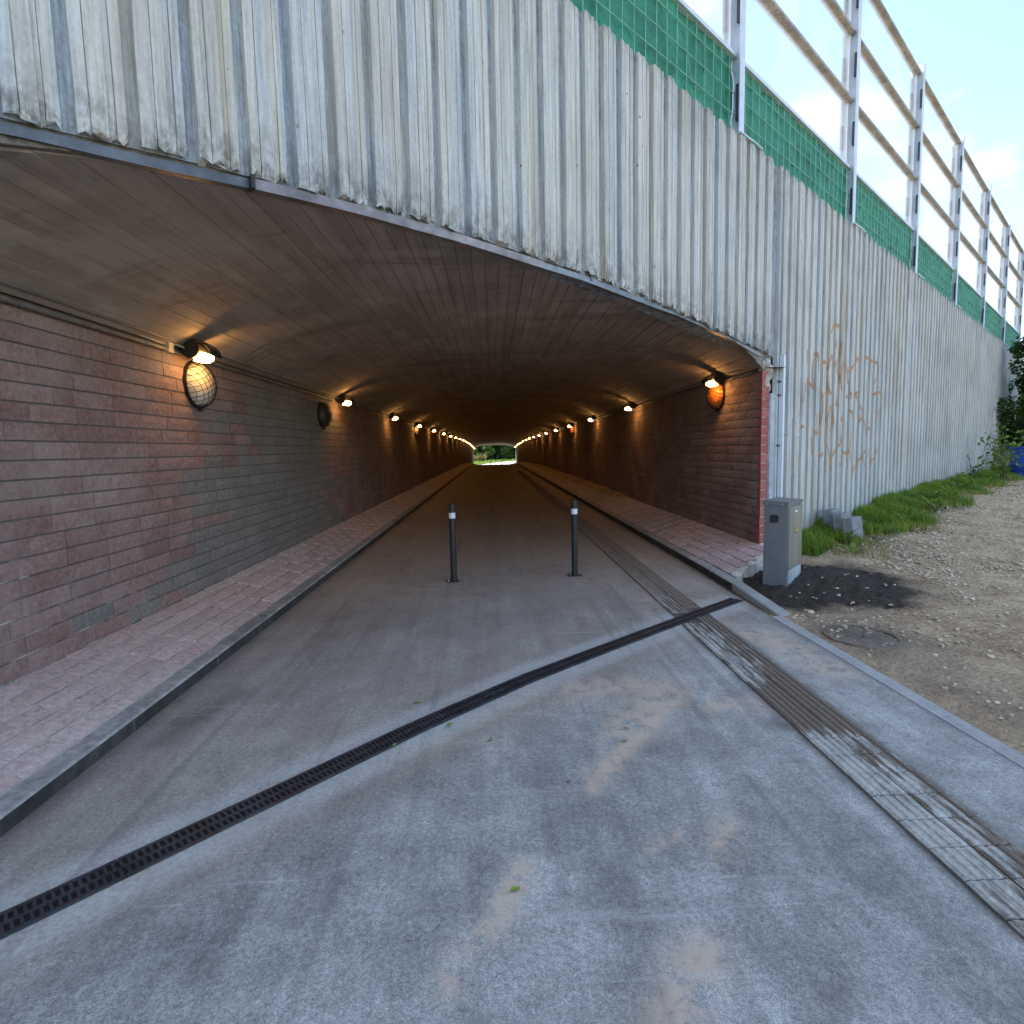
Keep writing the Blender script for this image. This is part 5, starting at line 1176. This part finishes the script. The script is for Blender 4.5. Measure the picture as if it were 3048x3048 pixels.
# ------------------------------------------------------------------ gravel, stones, leaves, sunken cover
def hull(k, seed):
    import bmesh
    g = np.random.default_rng(seed); bm = bmesh.new(); P = g.normal(size=(k, 3)); P /= np.linalg.norm(P, axis=1)[:, None]; P *= g.uniform(.75, 1.1, (k, 1)); P *= [1, .72, .48]
    [bm.verts.new(p) for p in P]; bmesh.ops.convex_hull(bm, input=bm.verts); bm.verts.index_update(); loose = [q for q in bm.verts if not q.link_faces]
    bmesh.ops.delete(bm, geom=loose, context='VERTS'); bm.verts.index_update(); bmesh.ops.triangulate(bm, faces=bm.faces); V = np.array([tuple(q.co) for q in bm.verts]); F = np.array([[q.index for q in f.verts] for f in bm.faces]); bm.free(); return V, F
HU = [hull(11, 200+i) for i in range(6)]
def gravel():
    Vs, Fs = [], []; off = 0; n = 17000
    U_ = np.where(RN.uniform(0, 1, n) < .3, RN.uniform(-4.5, 1.5, n), .2+RN.uniform(0, 1, n)**1.5*19); Vv = RN.uniform(.5, 5.2, n)
    dens = np.exp(-((Vv-1.35)/.55)**2)*1.0+.5*np.exp(-((Vv-4.2)/.6)**2)+.36
    keep = RN.uniform(0, 1, n) < dens
    for u, v in zip(U_[keep], Vv[keep]):
        x, y = xy(u, v)
        if x < 2.78 or y < .3: continue
        so = math.hypot((x-3.52)/1.42, (y-5.98)/1.15)
        if so < .95 and R_.random() < .92: continue
        d = math.hypot(x, y); s = .008+.022*R_.random()**2.2+.0008*d
        V, F = HU[R_.randrange(6)]; a = R_.uniform(0, 6.28); c_, s_ = math.cos(a), math.sin(a)
        Q = V*s; Q = np.stack([Q[:, 0]*c_-Q[:, 1]*s_, Q[:, 0]*s_+Q[:, 1]*c_, Q[:, 2]], 1)+[x, y, Gf(x, y)+s*.12]
        Vs.append(Q); Fs.append(F+off); off += len(V)
    tag(mesh_np('gravel', np.concatenate(Vs), np.concatenate(Fs), M['stone']), 'loose pale gravel scattered over the dirt track', 'gravel', None, 'stuff')
gravel()
SM = []
for V, F in HU:
    me = bpy.data.meshes.new('stone'); me.from_pydata(V.tolist(), [], F.tolist()); me.materials.append(M['stone']); SM.append(me)
zz = lambda a, b_: (2200+a*400/1932, 1600+b_*300/1449)
z2 = lambda a, b_: (2032+a*.526, 1016+b_*.526)
spots = [(zz(597, 1070), .045, 'pale stone lying against the end of the kerb'), (zz(1025, 1078), .062, 'largest flat pale stone on the dirt in front of the dark soil'), (zz(938, 1055), .022, None), (zz(815, 1125), .024, None), (zz(915, 1132), .026, None), (zz(795, 1150), .03, None), (zz(800, 1185), .036, None), (zz(865, 1165), .022, None),
         (zz(1512, 1285), .036, None), (zz(1450, 1330), .028, None), (zz(1410, 1300), .02, None), (zz(1140, 992), .02, None), (zz(1175, 1220), .024, None), (z2(1260, 1018), .16, 'flat pale slab of stone at the edge of the grass verge'), (z2(1140, 1075), .05, None), (z2(1240, 1060), .04, None), (z2(1430, 1165), .06, None), (z2(1530, 1180), .04, None), (z2(1130, 1465), .035, None), (z2(1330, 1650), .03, None), (z2(1355, 1785), .025, None), (z2(1740, 1785), .035, None), (z2(1600, 1855), .025, None), (z2(1150, 1380), .03, None), (z2(1770, 1395), .045, None), (z2(1640, 1460), .035, None),
         ((2690*1.0, 2060.0), .035, None), ((2905.0, 2062.0), .03, None), ((2815.0, 1990.0), .028, None)]
for i, (p, s, lb) in enumerate(spots):
    q = on_ground(*p); o = inst(SM[i % 6], 'stone', (q[0], q[1], Gf(q[0], q[1])+s*.15), (R_.uniform(-.2, .2), R_.uniform(-.2, .2), R_.uniform(0, 6)), None, (s, s, s*(.8 if s < .1 else .35)))
    tag(o, lb or 'small pale stone lying on the dirt beside the path', 'stone', 'pale stones on the dirt')
def leaf(px, py, size, rz, mat, label, lift=.006, group='fallen leaves on the path'):
    p = on_path(px*K, py*K); m = MB(); z0 = Sf(p[1])+lift
    L_ = [(-.5, 0, 0), (-.25, .24, .05), (.1, .27, .10), (.5, 0, .02), (.1, -.25, .08), (-.25, -.22, .06), (-.25, 0, 0), (.1, 0, .03)]
    vs = [((x*math.cos(rz)-y*math.sin(rz))*size, (x*math.sin(rz)+y*math.cos(rz))*size, z*size) for x, y, z in L_]
    vs = [(p[0]+a, p[1]+b_, z0+c_) for a, b_, c_ in vs]; m.add(vs, [(0, 6, 1), (6, 7, 2, 1), (7, 3, 2), (0, 5, 6), (6, 5, 4, 7), (7, 4, 3)])
    st = [vs[0], tuple(np.array(vs[0])+np.array([-.3*size*math.cos(rz), -.3*size*math.sin(rz), .0]))]; m.tube(st, .0012, 4)
    o = m.build('fallen_leaf', mat); tag(o, label, 'leaf', group)
leaf(788, 1326, .055, .1, M['fresh_leaf'], 'narrow green leaf on the tunnel side of the drain')
leaf(848, 1372, .05, .5, M['fresh_leaf'], 'pale green leaf lying on the drain grating', .016)
leaf(745, 1410, .035, 1.2, M['fresh_leaf'], 'small olive leaf at the edge of the drain grating', .016)
for a, c_ in ((925, 1398), (1177, 1400)): leaf(a, c_, .035, R_.uniform(0, 6), M['fresh_leaf'], 'small curled green leaf on the open concrete before the drain')
leaf(972, 1680, .042, .4, M['fresh_leaf'], 'crumpled green leaf on a tan dust patch')
leaf(1238, 1151, .065, .05, M['rust_leaf'], 'dry brown leaf between the bollard and the tactile strip')
for a, c_ in ((600, 1305), (484, 1300), (780, 1255), (1180, 1375)): leaf(a, c_, .03, R_.uniform(0, 6), M['rust_leaf'], 'tiny dark withered leaf on the concrete')
leaf(340, 1322, .045, .6, M['rust_leaf'], 'withered leaf by the dark-faced kerb')
def cover():
    p = on_ground(2032+.526*1020, 1016+.526*1675); x, y = p[0], p[1]; z = Gf(x, y)-.004; t = thing('manhole_cover', (x, y, z), 'round muddy manhole cover sunk in the dirt beside the path', 'manhole cover'); n = 30
    mud = m_plain('muddy_iron', (.15, .115, .085), .7, .0, nscale=12, amt=.5, bump=.8, bd=.02)
    def ringz(r, zz, wob=0): return [(x+r*math.cos(2*math.pi*k/n)+0, y+r*math.sin(2*math.pi*k/n), Gf(x+r*math.cos(2*math.pi*k/n), y+r*math.sin(2*math.pi*k/n))+zz+R_.uniform(-wob, wob)) for k in range(n)]
    m = MB(); R3 = [ringz(.30, -.02), ringz(.29, .014, .003), ringz(.25, .014, .003), ringz(.245, .002)]; m.add([q for r in R3 for q in r], [(i*n+k, i*n+(k+1) % n, (i+1)*n+(k+1) % n, (i+1)*n+k) for i in range(3) for k in range(n)]); m.build('frame_ring', mud, t)
    m = MB(); R3 = [ringz(.243, .0), ringz(.16, .007, .006), ringz(.08, .007, .006), ringz(.01, .008)]; m.add([q for r in R3 for q in r], [(i*n+k, i*n+(k+1) % n, (i+1)*n+(k+1) % n, (i+1)*n+k) for i in range(3) for k in range(n)]); m.build('lid', mud, t, True)
cover()
